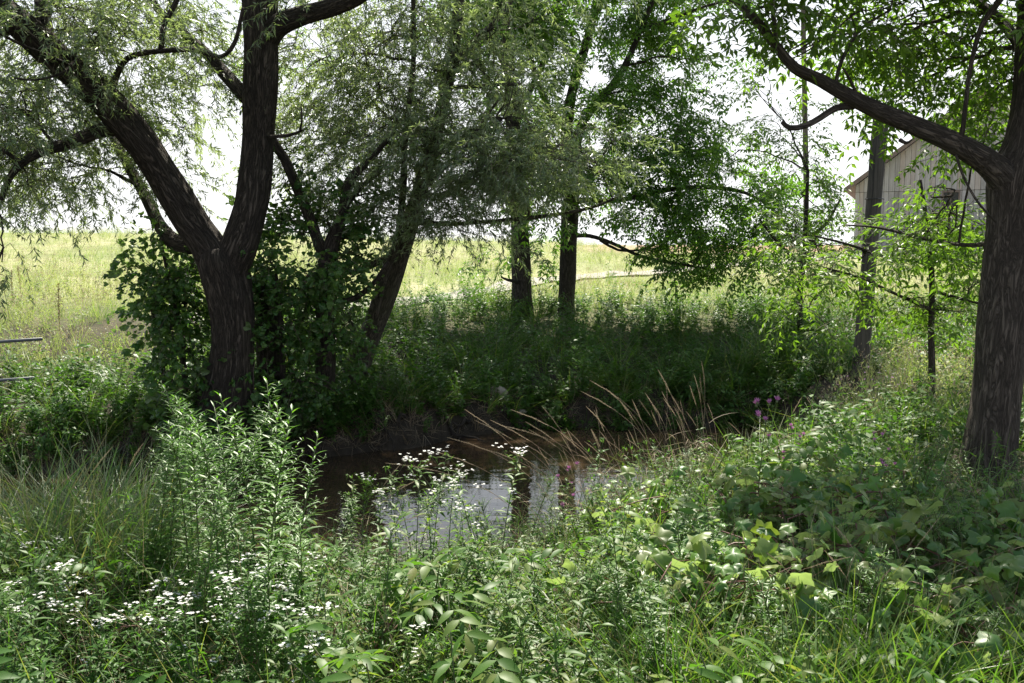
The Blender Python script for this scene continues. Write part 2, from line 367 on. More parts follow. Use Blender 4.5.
# ------------------------------------------------------------ leaf sprays (axis +X)
def willow_spray(L=.6, n=30, m='willow'):
    g = G(); t = np.sort(U(.05, 1, n)); dr = U(.15, .5)
    c = np.stack([t * L, .05 * np.sin(t * 4 + U(0, 6)), -dr * L * t ** 2], -1)
    K = 6; tt = np.linspace(0, 1, K); tc = np.stack([tt * L, .05 * np.sin(tt * 4), -dr * L * tt ** 2], -1)
    batch_tubes(g, m + '_tw', np.array([[0, 0, 0.]]), np.array([[L * .5, 0, 0.]]), np.array([[L, 0, -dr * L]]), [.0035], [.0012], 5, 3)
    d = unit(np.stack([U(.3, 1, n), U(-1, 1, n), U(-.9, .25, n)], -1))
    leaves(g, m, c, d, unit(rng.normal(size=(n, 3)) * .6 + [0, 0, 1]), U(.06, .105, n), U(.011, .018, n), .1, U(0, .3, 1)[0])
    return g
def compound(g, m, base, d, L, lf, pairs=3, droop=.35, fine=False):
    """pinnate leaf"""
    d = unit(d); s = unit(np.cross(d, [0, 0, 1])); t = np.linspace(.35, 1, pairs)
    bs, ds = [], []
    for k in t:
        c = base + d * L * k - np.array([0, 0, 1]) * droop * L * k * k
        for sg in (-1, 1):
            bs.append(c); ds.append(d * .55 + s * sg - np.array([0, 0, 1]) * U(.1, .6))
    tip = base + d * L - np.array([0, 0, 1]) * droop * L
    bs.append(tip); ds.append(d - np.array([0, 0, 1]) * U(.3, .9))
    n = len(bs); leaves(g, m, bs, ds, unit(rng.normal(size=(n, 3)) * .3 + [0, 0, 1]), U(.8, 1.15, n) * lf, U(.30, .42, n) * lf, .1, .25 if fine else .12, fine)
    return tip
def pinnate_spray(m='ash', L=.4, nl=6, lf=.085, pairs=3):
    g = G(); t = np.linspace(.2, 1, nl); dr = U(0, .35)
    P0, P1, P2 = [], [], []
    for k, tt in enumerate(t):
        b = np.array([tt * L, 0, -dr * L * tt ** 2]); az = (k * 2.4 + U(-.4, .4)); d = unit(np.array([.8, math.cos(az), .7 * math.sin(az) - .15]))
        if k == nl - 1: d = np.array([1, 0, -.2])
        ll = U(.14, .22); tip = compound(g, m, b, d, ll, lf, pairs, U(.2, .6)); P0.append(b); P2.append(tip); P1.append(b + d * ll * .5)
    batch_tubes(g, m + '_tw', np.array([[0, 0, 0.]] + P0), np.array([[L * .5, 0, 0.]] + P1), np.array([[L, 0, -dr * L]] + P2), [.004] + [.0018] * nl, [.002] + [.0008] * nl, 4, 3)
    return g
def vine_spray(m='vine', L=.4, n=13, lf=.068):
    g = G(); t = np.linspace(.1, 1, n); c = np.stack([t * L, .06 * np.sin(t * 7), -.3 * L * t ** 2], -1)
    batch_tubes(g, m + '_tw', np.array([[0, 0, 0.]]), np.array([[L * .5, 0, 0.]]), np.array([[L, 0, -.3 * L]]), [.004], [.0015], 4, 3)
    gl = grape_leaf(lf, m, 8)
    R = rots(n, .6, (.6, 1.3)); off = unit(rng.normal(size=(n, 3))) * .07
    g.stamp(gl, R, c + off); return g
def grape_leaf(s=.1, m='grape', k=14):
    g = G(); a = np.linspace(-math.pi, math.pi, k, endpoint=False)
    r = s * .52 * (1 + .2 * np.cos(a * 5) * (np.abs(a) < 2.6) - .45 * np.exp(-((np.abs(a) - math.pi) / .3) ** 2) + .16 * np.cos(a)) * U(.9, 1.1, k)
    ph = U(0, 6.28); cup = U(.2, 1.1)
    def ring(f): return np.stack([r * f * np.cos(a), r * f * np.sin(a), -cup * ((r * f) ** 2) / s + f * s * (.07 * np.sin(a * 3 + ph) + .05 * np.cos(a * 5)) - .25 * np.maximum(0, r * f * np.cos(a)) ** 2 / s], -1)
    V = np.vstack([[[0, 0, 0]], ring(.55), ring(1)]); j = np.arange(k); j2 = (j + 1) % k
    g.add(m, V, np.stack([1 + j, 1 + k + j, 1 + k + j2, 1 + j2], -1), np.stack([np.zeros(k, int), 1 + j, 1 + j2], -1)); return g
for k, b in (('willow', (.09, .08, .045)), ('ash', (.05, .045, .03)), ('walnut', (.07, .065, .035)), ('vine', (.06, .045, .03)), ('grape', (.1, .08, .05))):
    M[k + '_tw'] = plain_mat(k + '_twig', b, tuple(x * 1.5 for x in b), 20, .8)

TPL = {
    'willow': [willow_spray(U(.5, .8), 44) for _ in range(10)],
    'ash': [pinnate_spray('ash', U(.35, .5), 7, .115, 3) for _ in range(8)],
    'walnut': [pinnate_spray('walnut', U(.3, .45), 5, .085, 3) for _ in range(10)],
    'vine': [vine_spray() for _ in range(8)],
}
def nearest(skel, c):
    d = np.linalg.norm(skel[:, :3] - c, axis=1) ; k = int(np.argmin(d + np.maximum(0, skel[:, 2] - c[2]) * .8)); return skel[k]

def crown(limbs, blobs, kind, bark, seed, trunk_g, crown_g, scale=(.8, 1.25), down=.25):
    """blobs: (px,py,D,rx_px,ry_px,rd_m,n). Adds sub-branches to trunk_g and leaf sprays to crown_g"""
    skel = np.vstack(limbs); tp = TPL[kind]
    for bi, (px, py, D, rx, ry, rd, n) in enumerate(blobs):
        c = P(px, py, D); ex = np.array([rx * D / F_PX, rd, ry * D / F_PX])
        a = nearest(skel, c)
        mid = (a[:3] + c) / 2 + np.array([U(-.1, .1), U(-.1, .1), .12]) * np.linalg.norm(c - a[:3])
        r0 = min(a[3] * .7, .012 + .012 * np.linalg.norm(c - a[:3]))
        t = np.linspace(0, 1, 9)[:, None]; cv = (1 - t) ** 2 * a[:3] + 2 * t * (1 - t) * mid + t ** 2 * c
        cv[1:-1] += rng.normal(size=(7, 3)) * .03 * np.linalg.norm(c - a[:3]) / 2
        tube(trunk_g, bark, cv, np.linspace(r0, .006, 9), 6, 0, bi + seed)
        # clustered spray positions inside the ellipsoid: sub-clusters make gaps
        tight = kind == 'ash'; nc = max(3, n // (13 if tight else 9)); cc = unit(rng.normal(size=(nc, 3))) * (U(.15, 1, nc) ** .5)[:, None] * (1.15 if tight else 1)
        cc_w = c + cc * ex
        st = cv[rng.integers(4, 9, nc)]
        batch_tubes(trunk_g, bark, st, (st + cc_w) / 2 + rng.normal(size=(nc, 3)) * .08 + [0, 0, .06], cc_w, U(.006, .012, nc), np.full(nc, .004), 6, 4)
        w = rng.integers(0, nc, n)
        sp = cc_w[w] + rng.normal(size=(n, 3)) * np.minimum(ex, .55) * (.42 if not tight else .62)
        src = cc_w[w]
        batch_tubes(trunk_g, bark, src, (src + sp) / 2 + [0, 0, .03], sp, np.full(n, .004), np.full(n, .0025), 4, 3)
        out = sp - c; yaw = np.arctan2(out[:, 1], out[:, 0]) + rng.normal(size=n) * .8
        R = rots(n, .3, scale, yaw=yaw, pitch=down + rng.normal(size=n) * .35)
        ids = rng.integers(0, len(tp), n)
        for k in range(len(tp)):
            q = ids == k; crown_g.stamp(tp[k], R[q], sp[q])

def build_tree(name, label, group, base, limb_rows, blobs, kind, bark, seed, sides=20, ridge=.1, cat='tree', step=.1, dist_scale=(.8, 1.25), down=.25, dens=1.0, above=.5):
    blobs = [(*b[:6], max(2, int(b[6] * dens * (above if b[1] < -45 else 1)))) for b in blobs]
    limbs = [spline(limb_px(r), step) for r in limb_rows]
    # flare of the root collar on the first limb
    tg, cg = G(), G()
    for k, l in enumerate(limbs):
        s = sides if k < 3 else max(8, int(sides * .5))
        if k and l[0][3] > .01:
            pass
        tube(tg, bark, l[:, :3], l[:, 3], s, ridge if l[0][3] > .05 else .04, seed + k * 1.7)
    crown(limbs, blobs, kind, bark, seed, tg, cg, dist_scale, down)
    b = limbs[0][0][:3]
    e = empty(name, (b[0], b[1], float(height(b[0], b[1]))), label, cat, group)
    part('trunk', tg, e, smooth=True, bark=True)
    part('crown', cg, e)
    return e

# ============================================================ THE SETTING
def terrain():
    xs = np.concatenate([-np.geomspace(14, 900, 34)[::-1], np.linspace(-13.8, 13.8, 200), np.geomspace(14, 900, 34)])
    ys = np.concatenate([-np.geomspace(3, 300, 14)[::-1], np.linspace(-2.8, 22, 190), np.geomspace(22.2, 1500, 90)])
    X, Y = np.meshgrid(xs, ys); Z = height(X, Y); V = np.stack([X, Y, Z], -1).reshape(-1, 3)
    n, S = X.shape; i = np.arange(n - 1)[:, None] * S; j = np.arange(S - 1)[None]
    Q = np.stack([i + j, i + j + 1, i + S + j + 1, i + S + j], -1).reshape(-1, 4)
    g = G(); g.add('ground', V, Q); obj('ground', make_mesh('ground', g, smooth=True), kind='structure')
terrain()
def water():
    xs = np.linspace(-40, 7, 95); V = []; Q = []
    for k, x in enumerate(xs):
        for t in np.linspace(0, 1, 5): V.append([x, (y_near(x) - .8) * (1 - t) + (y_far(x) + .7) * t, WATER])
    for k in range(len(xs) - 1):
        for j in range(4): a = k * 5 + j; Q.append([a, a + 5, a + 6, a + 1])
    Q = np.array(Q)[:, ::-1] if False else np.array(Q)
    g = G(); g.add('water', V, Q); obj('stream_water', make_mesh('stream_water', g), kind='structure')
water()
def path():
    c = [(-6.2, 17.5), (-3.6, 20.5), (-2.0, 22.6), (-0.6, 26), (1.4, 30), (4.6, 34.5), (12, 42), (24, 52)]
    pts = spline([[x, y, 0, 1] for x, y in c], .4)[:, :2]; t = unit(np.gradient(pts, axis=0)); nrm = np.stack([-t[:, 1], t[:, 0]], -1)
    V = []; W = np.linspace(-.6, .6, 5)
    for p, n_ in zip(pts, nrm):
        for w in W:
            q = p + n_ * (w * (1 + .12 * math.sin(p[1] * 3))); V.append([q[0], q[1], float(height(q[0], q[1])) + .05])
    Q = [[a * 5 + j, a * 5 + j + 1, a * 5 + j + 6, a * 5 + j + 5] for a in range(len(pts) - 1) for j in range(4)]
    M['gravel'] = plain_mat('path_gravel', (.22, .2, .16), (.4, .38, .33), 30, .95, 0, .5)
    g = G(); g.add('gravel', V, Q); obj('path', make_mesh('path', g), kind='structure')
    return pts
PATH = path()
def path_dist(x, y):
    p = PATH[::2]; return np.sqrt(((np.stack([x, y], -1)[:, None] - p[None]) ** 2).sum(-1)).min(1)

# ============================================================ TREES
D1 = 11.3
# --- big forked willow on the left
build_tree('willow_tree', 'big dark forked willow with rugged bark leaning over the left end of the stream', None, None, [
    [(214, 456, D1, 88), (220, 430, D1, 66), (228, 395, D1, 49), (233, 350, D1, 43), (232, 315, D1, 43), (228, 288, D1, 46), (222, 262, D1, 50), (221, 250, D1, 38)],
    [(221, 275, D1, 36), (210, 250, D1, 36), (191, 222, D1, 34), (166, 180, D1 - .1, 32), (140, 140, D1 - .3, 31), (104, 99, D1 - .5, 29), (60, 62, D1 - .8, 27), (18, 22, D1 - 1.1, 27), (-40, -25, D1 - 1.4, 22), (-120, -100, D1 - 1.8, 17), (-200, -200, D1 - 2, 9)],
    [(228, 275, D1, 34), (240, 245, D1, 35), (252, 200, D1 + .1, 31), (258, 140, D1 + .2, 29), (261, 80, D1 + .2, 31), (260, 20, D1 + .2, 33), (256, -60, D1 + .3, 30), (250, -200, D1 + .4, 22), (235, -380, D1 + .3, 15), (250, -600, D1, 7)],
    [(263, 52, D1 + .2, 20), (276, 28, D1 + .1, 20), (302, 16, D1, 18), (335, 6, D1 - .2, 16), (368, -10, D1 - .4, 14), (430, -60, D1 - .8, 10), (500, -130, D1 - 1, 5)],
    [(118, 128, D1 - .3, 16), (96, 132, D1 - .5, 14), (72, 142, D1 - .7, 12), (36, 154, D1 - 1, 9), (12, 174, D1 - 1.2, 6), (-2, 208, D1 - 1.3, 4)],
    [(50, 48, D1 - .8, 15), (44, 20, D1 - .7, 15), (40, -20, D1 - .6, 13), (30, -110, D1 - .4, 9), (20, -220, D1 - .2, 5)],
    [(112, 88, D1 - .4, 8), (120, 68, D1 - .5, 6), (132, 56, D1 - .6, 6), (160, 51, D1 - .7, 5), (195, 50, D1 - .8, 5), (220, 57, D1 - .8, 4), (235, 42, D1 - .9, 4), (243, 8, D1 - 1, 3)],
    [(161, 51, D1 - .7, 5), (164, 25, D1 - .7, 5), (176, 2, D1 - .7, 5), (190, -40, D1 - .7, 4)],
    [(246, 98, D1 + .4, 13), (226, 75, D1 + .6, 12), (205, 52, D1 + .8, 10), (185, 35, D1 + 1, 9), (160, 12, D1 + 1.2, 8), (140, -20, D1 + 1.4, 7), (110, -80, D1 + 1.8, 5)],
    [(192, 246, D1 + .2, 17), (172, 240, D1 + .5, 15), (158, 222, D1 + .8, 13), (145, 195, D1 + 1.1, 11), (125, 160, D1 + 1.5, 9), (100, 110, D1 + 2, 6)],
    [(268, 137, D1, 4), (290, 135, D1 - .3, 3.5), (303, 130, D1 - .4, 2)],
    [(300, 131, D1 - .4, 2), (302, 118, D1 - .5, 1.6), (301, 104, D1 - .5, 1)],
    [(70, 66, D1 - .9, 4), (50, 56, D1 - 1.2, 3), (20, 44, D1 - 1.5, 3), (-10, 28, D1 - 1.7, 2)],
    [(75, 62, D1 - .9, 4), (60, 74, D1 - 1.2, 2.5), (35, 80, D1 - 1.5, 2), (14, 78, D1 - 1.7, 1.5)],
    [(18, 24, D1 - 1.1, 18), (-40, 30, D1 - 1.4, 14), (-130, 10, D1 - 1.6, 9), (-220, -10, D1 - 1.6, 5)],
], [
    (30, 30, 10.6, 70, 50, 1.0, 85), (100, 30, 11.0, 60, 45, 1.0, 80), (165, 25, 12.2, 55, 45, .8, 70), (20, 110, 10.6, 60, 50, 1.0, 95), (85, 120, 11.6, 50, 50, 1.0, 75),
    (60, 162, 11.6, 70, 28, .9, 60), (130, 172, 12.2, 45, 30, .7, 30), (200, 60, 12.3, 42, 40, .7, 44), (165, 120, 12.6, 45, 34, .6, 26), (20, 165, 10.2, 32, 45, .6, 26), (-60, 130, 10.5, 70, 90, 1, 60), (2, 262, 9.9, 12, 26, .3, 5),
    (-110, 10, 10.6, 110, 80, 1.4, 80), (0, -90, 11, 120, 70, 1.5, 110), (140, -90, 11.5, 100, 70, 1.5, 100), (270, -90, 11.3, 90, 60, 1.3, 80), (400, -70, 10.7, 80, 45, 1.1, 55), (520, -140, 10.3, 80, 50, 1.1, 50),
    (-60, -220, 10.8, 140, 90, 1.8, 110), (120, -240, 11.4, 140, 90, 1.8, 110), (290, -260, 11.4, 130, 100, 1.8, 100), (200, -400, 11.5, 170, 90, 1.8, 110), (430, -220, 10.6, 100, 80, 1.3, 60), (300, 20, 12, 35, 30, .6, 22), (250, -590, 10.8, 150, 90, 1.3, 200), (120, -520, 10.6, 120, 90, 1.2, 150), (20, -420, 10.6, 120, 90, 1.2, 120),  # closing clumps high out of view are added to shade the left reeds
], 'willow', 'willow_bark', 1.0, sides=56, ridge=.13, step=.07, dens=1.7, above=.4)

# --- leaning willow behind it
D2 = 13.2
build_tree('willow_tree', 'slender willow leaning right with pale silvery foliage behind the stream', None, None, [
    [(340, 425, D2, 30), (348, 400, D2, 25), (362, 355, D2, 22), (380, 310, D2, 21), (395, 270, D2, 20), (408, 230, D2, 18), (424, 175, D2, 15), (438, 125, D2, 13), (450, 70, D2, 11), (458, 10, D2, 10), (462, -70, D2, 8), (460, -180, D2, 5)],
    [(372, 318, D2 - .1, 11), (384, 275, D2 - .3, 9), (397, 240, D2 - .4, 7), (403, 190, D2 - .5, 7), (406, 130, D2 - .6, 6), (413, 70, D2 - .7, 5), (413, 0, D2 - .8, 4), (408, -90, D2 - .9, 3)],
    [(404, 240, D2, 6), (418, 200, D2 - .4, 5), (440, 172, D2 - .7, 4), (463, 152, D2 - 1, 3.5), (480, 125, D2 - 1.2, 3), (500, 98, D2 - 1.3, 2)],
    [(400, 255, D2, 7), (378, 262, D2 - .2, 7), (355, 272, D2 - .3, 6), (338, 268, D2 - .3, 5), (320, 240, D2 - .4, 4)],
    [(412, 222, D2, 6), (450, 224, D2 - .3, 4.5), (495, 221, D2 - .6, 4), (545, 216, D2 - .8, 4), (590, 208, D2 - .9, 3), (620, 196, D2 - 1, 2)],
    [(411, 128, D2 - .6, 4), (435, 132, D2 - .7, 4), (460, 136, D2 - .8, 3)],
    [(450, 70, D2, 8), (475, 40, D2 + .3, 6), (505, 10, D2 + .6, 5), (540, -50, D2 + .8, 4)],
    [(445, 88, D2 - .2, 4), (480, 86, D2 - .5, 3.5), (520, 84, D2 - .8, 3)],
], [
    (320, 60, 13.2, 50, 50, .8, 75), (320, 140, 13.4, 45, 50, .8, 70), (385, 40, 12.8, 55, 50, .9, 95), (390, 120, 12.6, 55, 55, .9, 100), (450, 60, 12.8, 50, 50, .9, 80), (460, 140, 12.4, 55, 45, .9, 90), (355, 195, 12.8, 55, 35, .7, 50),
    (430, 195, 12.4, 55, 32, .7, 60), (510, 120, 12.2, 50, 55, .8, 80), (515, 170, 12.0, 50, 30, .7, 70), (585, 150, 11.9, 42, 36, .6, 56), (465, 222, 12.2, 40, 12, .5, 14), (300, 215, 13.0, 25, 20, .4, 10),
    (500, 30, 13, 50, 45, .9, 45), (360, -60, 13, 90, 60, 1.3, 90), (470, -70, 13, 90, 60, 1.3, 90), (420, -200, 13, 120, 90, 1.6, 120), (560, -80, 13.4, 70, 60, 1, 50),
], 'willow', 'lean_bark', 5.0, sides=24, ridge=.07, dens=1.9, above=.42)

# --- dark trunk overgrown with vines between them
D3 = 12.3
build_tree('boxelder_tree', 'dark slim boxelder trunk smothered in vine leaves between the two willows', None, None, [
    [(322, 430, D3, 30), (324, 395, D3, 23), (326, 340, D3, 20), (324, 290, D3, 18), (330, 250, D3, 16), (342, 215, D3, 11), (350, 180, D3, 9), (372, 158, D3, 6), (395, 130, D3, 4)],
    [(326, 262, D3, 12), (312, 225, D3 - .1, 11), (298, 190, D3 - .2, 10), (284, 158, D3 - .3, 9), (272, 138, D3 - .4, 8), (262, 90, D3 + .5, 6), (255, 30, D3 + .8, 5)],
    [(342, 212, D3, 7), (358, 190, D3 + .2, 5), (380, 172, D3 + .4, 4)],
    [(325, 300, D3, 8), (350, 300, D3 - .2, 6), (372, 285, D3 - .3, 5), (388, 262, D3 - .4, 4)],
], [
    (330, 230, D3, 35, 28, .5, 26), (300, 235, D3 - .2, 25, 30, .5, 24), (335, 285, D3 - .2, 32, 28, .5, 32), (300, 290, D3 - .3, 30, 30, .5, 32), (345, 340, D3 - .1, 22, 35, .5, 20), (300, 350, D3 - .2, 30, 32, .5, 34), (365, 240, D3 + .2, 22, 20, .4, 10), (285, 190, D3, 18, 25, .4, 12),
    (350, 200, D3 + .2, 25, 25, .4, 12),
], 'vine', 'ash_bark', 9.0, sides=20, ridge=.08, dens=1.4)

# --- two trees on the far bank
D4 = 19.4
build_tree('ash_tree', 'straight dark trunk with a small snag, left one of the pair on the far bank', 'pair of trees on the far bank', None, [
    [(522, 318, D4, 24), (522, 300, D4, 20), (521, 262, D4, 18), (519, 220, D4, 17), (515, 160, D4, 15), (511, 90, D4, 13), (506, 30, D4, 11), (504, -40, D4, 9), (500, -150, D4, 6)],
    [(519, 282, D4 - .15, 4), (508, 280, D4 - .3, 3), (501, 277, D4 - .35, 1.5)],
    [(513, 120, D4, 8), (535, 80, D4 + .3, 6), (555, 30, D4 + .6, 5), (560, -40, D4 + .8, 4)],
    [(510, 80, D4, 6), (490, 30, D4 + .3, 5), (470, -20, D4 + .6, 4)],
    [(520, 210, D4, 5), (500, 195, D4 + .3, 4), (470, 180, D4 + .4, 3)],
], [
    (500, 30, D4, 45, 45, 1.3, 60), (540, 20, D4 + .6, 35, 45, 1.2, 55), (480, 120, D4 + .4, 40, 45, 1, 30), (535, 120, D4 + .4, 30, 50, 1, 40), (500, -80, D4, 80, 60, 2, 110), (520, -200, D4, 100, 80, 2.4, 140), (450, -30, D4 + .5, 45, 50, 1.2, 50), (520, 248, D4 + 1.5, 26, 16, .8, 14), (300, 60, D4 + 3, 28, 30, 1, 10),
    (420, -120, D4, 70, 70, 1.5, 70),
], 'ash', 'ash_bark', 13.0, sides=22, ridge=.09, step=.15, dens=1.45, above=.75)
build_tree('ash_tree', 'spreading tree with dark green drooping boughs, right one of the pair on the far bank', 'pair of trees on the far bank', None, [
    [(566, 325, D4 + .2, 21), (566, 305, D4 + .2, 18), (568, 262, D4 + .2, 16), (570, 215, D4 + .2, 16), (571, 180, D4 + .2, 15), (567, 130, D4 + .2, 12), (575, 80, D4 + .3, 9), (590, 30, D4 + .5, 8), (602, -30, D4 + .6, 7), (610, -140, D4 + .6, 4)],
    [(570, 165, D4 + .2, 10), (584, 120, D4, 9), (600, 100, D4 - .2, 8), (620, 75, D4 - .4, 7), (630, 55, D4 - .5, 6), (645, 20, D4 - .7, 5), (665, -30, D4 - .8, 4)],
    [(571, 190, D4, 7), (600, 170, D4 - .4, 6), (640, 160, D4 - .8, 5), (680, 152, D4 - 1.1, 4), (720, 150, D4 - 1.3, 3)],
    [(572, 236, D4, 4.5), (590, 236, D4 - .4, 3.8), (612, 243, D4 - .7, 3.4), (640, 256, D4 - 1, 3), (668, 262, D4 - 1.2, 3.5), (705, 268, D4 - 1.4, 2)],
    [(600, 240, D4 - .5, 3), (618, 250, D4 - .6, 2.5), (640, 250, D4 - .8, 2), (655, 245, D4 - .9, 1.5)],
    [(571, 200, D4, 6), (620, 200, D4 - .8, 5), (680, 188, D4 - 1.2, 4.5), (735, 190, D4 - 1.6, 3.5), (770, 205, D4 - 1.8, 2)],
    [(567, 140, D4 + .2, 7), (545, 100, D4 + .5, 6), (530, 50, D4 + .8, 5), (535, -10, D4 + 1, 4)],
    [(640, 30, D4 - .6, 4), (670, 20, D4 - .8, 3), (700, 8, D4 - 1, 2.5), (730, 0, D4 - 1.1, 2)],
], [
    (580, 40, D4, 42, 45, 1.2, 42), (635, 15, D4 - .4, 36, 30, 1.2, 36), (600, 100, D4 - .2, 42, 36, 1.2, 60), (645, 95, D4 - .7, 30, 30, 1.1, 34), (600, 155, D4 - .6, 42, 30, 1.2, 60), (655, 150, D4 - .9, 38, 30, 1.1, 40), (640, 205, D4 - 1, 42, 22, 1, 32), (690, 125, D4 - 1.2, 32, 36, 1, 32),
    (715, 185, D4 - 1.5, 44, 30, 1, 42), (765, 195, D4 - 1.8, 34, 35, .9, 26), (700, 230, D4 - 1.5, 34, 20, .8, 24), (750, 240, D4 - 1.8, 28, 28, .8, 22), (690, 262, D4 - 1.6, 22, 12, .5, 9), (785, 235, D4 - 2, 18, 30, .6, 14), (675, 25, D4 - .8, 24, 20, 1, 12), (705, 60, D4 - 1, 16, 20, .6, 5), (640, 250, D4 - .8, 30, 8, .6, 6),
    (600, -70, D4, 80, 55, 2, 120), (680, -70, D4 - .6, 70, 55, 1.8, 100), (640, -180, D4, 110, 80, 2.2, 150), (740, -150, D4 - 1, 60, 70, 1.8, 60), (560, 215, D4 - .4, 26, 12, .6, 8), (590, -300, D4, 90, 70, 2, 90),
], 'ash', 'ash_bark', 17.0, sides=22, ridge=.09, step=.15, dens=1.45, above=.75)

# --- right-hand tree
D6 = 7.1
build_tree('walnut_tree', 'tall furrowed trunk at the right edge with a long limb arching left', None, None, [
    [(980, 505, D6, 74), (984, 480, D6, 58), (991, 435, D6, 51), (998, 380, D6, 48), (1004, 320, D6, 47), (1010, 260, D6, 48), (1015, 215, D6, 48), (1019, 180, D6, 54), (1028, 140, D6, 42), (1034, 90, D6, 36), (1037, 20, D6, 33), (1040, -80, D6, 29), (1050, -250, D6, 20), (1050, -450, D6, 10)],
    [(1018, 205, D6, 33.8), (1004, 178, D6 - .05, 30.4), (985, 160, D6 - .1, 23.7), (955, 143, D6 - .2, 20.2), (920, 128, D6 - .3, 18.0), (885, 114, D6 - .4, 15.8), (850, 97, D6 - .5, 14.1), (820, 80, D6 - .5, 12.4), (795, 68, D6 - .6, 10.7), (778, 48, D6 - .6, 9.0), (758, 22, D6 - .7, 8.4), (735, 0, D6 - .7, 7.9), (700, -30, D6 - .8, 6.8), (640, -60, D6 - .9, 3.3)],
    [(853, 106, D6 - .45, 8), (836, 108, D6 - .5, 7), (820, 118, D6 - .55, 6.5), (805, 126, D6 - .6, 6), (790, 128, D6 - .6, 5.5), (782, 122, D6 - .6, 4)],
    [(775, 52, D6 - .6, 4), (775, 25, D6 - .5, 3.5), (772, 8, D6 - .5, 3.5), (770, -30, D6 - .4, 3)],
    [(960, 152, D6 - .2, 5), (965, 110, D6 - .3, 4.5), (970, 70, D6 - .3, 4.5), (980, 30, D6 - .3, 5), (996, 5, D6 - .3, 6), (1030, -40, D6 - .1, 8)],
    [(835, 88, D6 - .5, 4), (840, 65, D6 - .4, 3.5), (850, 45, D6 - .3, 3.5), (862, 28, D6 - .2, 3), (890, 10, D6, 2)],
    [(860, 101, D6 - .45, 3), (850, 80, D6 - .6, 2.5), (843, 68, D6 - .7, 2)],
    [(955, 152, D6 - .2, 3), (965, 180, D6 - .3, 2.5), (980, 205, D6 - .4, 2.2), (996, 222, D6 - .4, 2)],
    [(900, 140, D6 - .35, 4), (906, 143, D6 - .4, 3), (912, 140, D6 - .45, 1)],
    [(1030, 60, D6, 12), (1000, 20, D6 + .4, 9), (960, -10, D6 + .7, 7), (900, -50, D6 + 1, 5)],
    [(1036, 20, D6, 14), (1090, -60, D6 + .1, 10), (1160, -160, D6 + .2, 6)],
    [(1034, -40, D6, 12), (980, -140, D6 - .3, 9), (900, -240, D6 - .6, 5)],
    [(1014, 235, D6, 6), (975, 245, D6 + .7, 4.5), (930, 240, D6 + 1.2, 3.5), (880, 228, D6 + 1.6, 2.5), (845, 225, D6 + 1.8, 1.5)],
], [
    (960, 40, 7.6, 50, 40, .5, 26), (900, 20, 7.9, 45, 32, .5, 23), (850, 15, 7.4, 36, 26, .4, 15), (995, 90, 7.8, 34, 40, .5, 20), (925, 80, 8.0, 38, 20, .4, 14), (870, 55, 8.2, 30, 18, .4, 10), (775, 2, 6.5, 40, 16, .3, 11), (715, -5, 6.4, 40, 14, .3, 9), (985, 140, 8.0, 30, 22, .4, 12),
    (955, 190, 8.4, 20, 14, .4, 4), (960, 225, 8.2, 36, 20, .4, 13), (1020, 40, 7.7, 30, 60, .5, 18), (800, 50, 7.4, 14, 10, .2, 2),
    (900, -60, 7.4, 100, 45, .9, 55), (1010, -70, 7.4, 90, 50, 1, 55), (770, -70, 6.8, 80, 35, .6, 24), (1120, -60, 7.2, 90, 90, 1, 60), (950, -190, 7.2, 120, 80, 1.2, 90), (1080, -220, 7.2, 120, 90, 1.2, 90), (1000, -380, 7.2, 170, 120, 1.4, 120), (1160, 60, 7.4, 60, 90, .8, 40), (860, -320, 6.8, 110, 80, 1, 60), (800, -175, 7.3, 70, 55, .7, 230), (870, -220, 7.1, 80, 70, .7, 260), (780, -250, 7.3, 60, 50, .6, 130), (940, -180, 7, 80, 70, .8, 220), (850, -130, 7.0, 60, 40, .5, 120),  # closing dense clumps, unseen overhead, are added to shade the vines at right
], 'walnut', 'walnut_bark', 23.0, sides=52, ridge=.06, step=.06, dist_scale=(.75, 1.15), dens=1.3, above=.5)

# --- young trees right
D7 = 10.2
build_tree('young_tree', 'thin sapling with layered bright leaves between the pole and the right trunk', None, None, [
    [(931, 400, D7, 9), (932, 370, D7, 7), (931, 330, D7, 6), (932, 290, D7, 5.5), (930, 250, D7, 5), (926, 215, D7, 4), (920, 180, D7, 3)],
    [(931, 310, D7, 4), (900, 296, D7 - .3, 3), (860, 278, D7 - .6, 3), (825, 268, D7 - .8, 2)],
    [(931, 290, D7, 4), (965, 300, D7 - .2, 3), (990, 306, D7 - .2, 2)],
    [(930, 262, D7, 4), (890, 258, D7 - .3, 3), (850, 245, D7 - .5, 2.5), (815, 236, D7 - .6, 2)],
    [(930, 255, D7, 3), (965, 262, D7 + .2, 3), (1000, 262, D7 + .3, 2)],
], [
    (820, 280, D7 - .6, 28, 16, .4, 15), (912, 300, D7 - .3, 26, 15, .4, 16), (815, 245, D7 - .6, 28, 16, .4, 15), (905, 250, D7 - .2, 34, 24, .5, 28), (865, 255, D7 - .4, 16, 12, .3, 5), (945, 240, D7, 34, 24, .5, 24), (970, 290, D7 - .1, 28, 18, .4, 14), (912, 226, D7 + .1, 26, 10, .4, 7), (950, 215, D7, 24, 12, .4, 7), (940, 310, D7, 34, 14, .4, 10), (815, 300, D7 - .6, 20, 16, .3, 6), (985, 240, D7 + .2, 28, 22, .4, 12),
], 'walnut', 'ash_bark', 31.0, sides=12, ridge=.03, dist_scale=(.8, 1.15), down=.1)
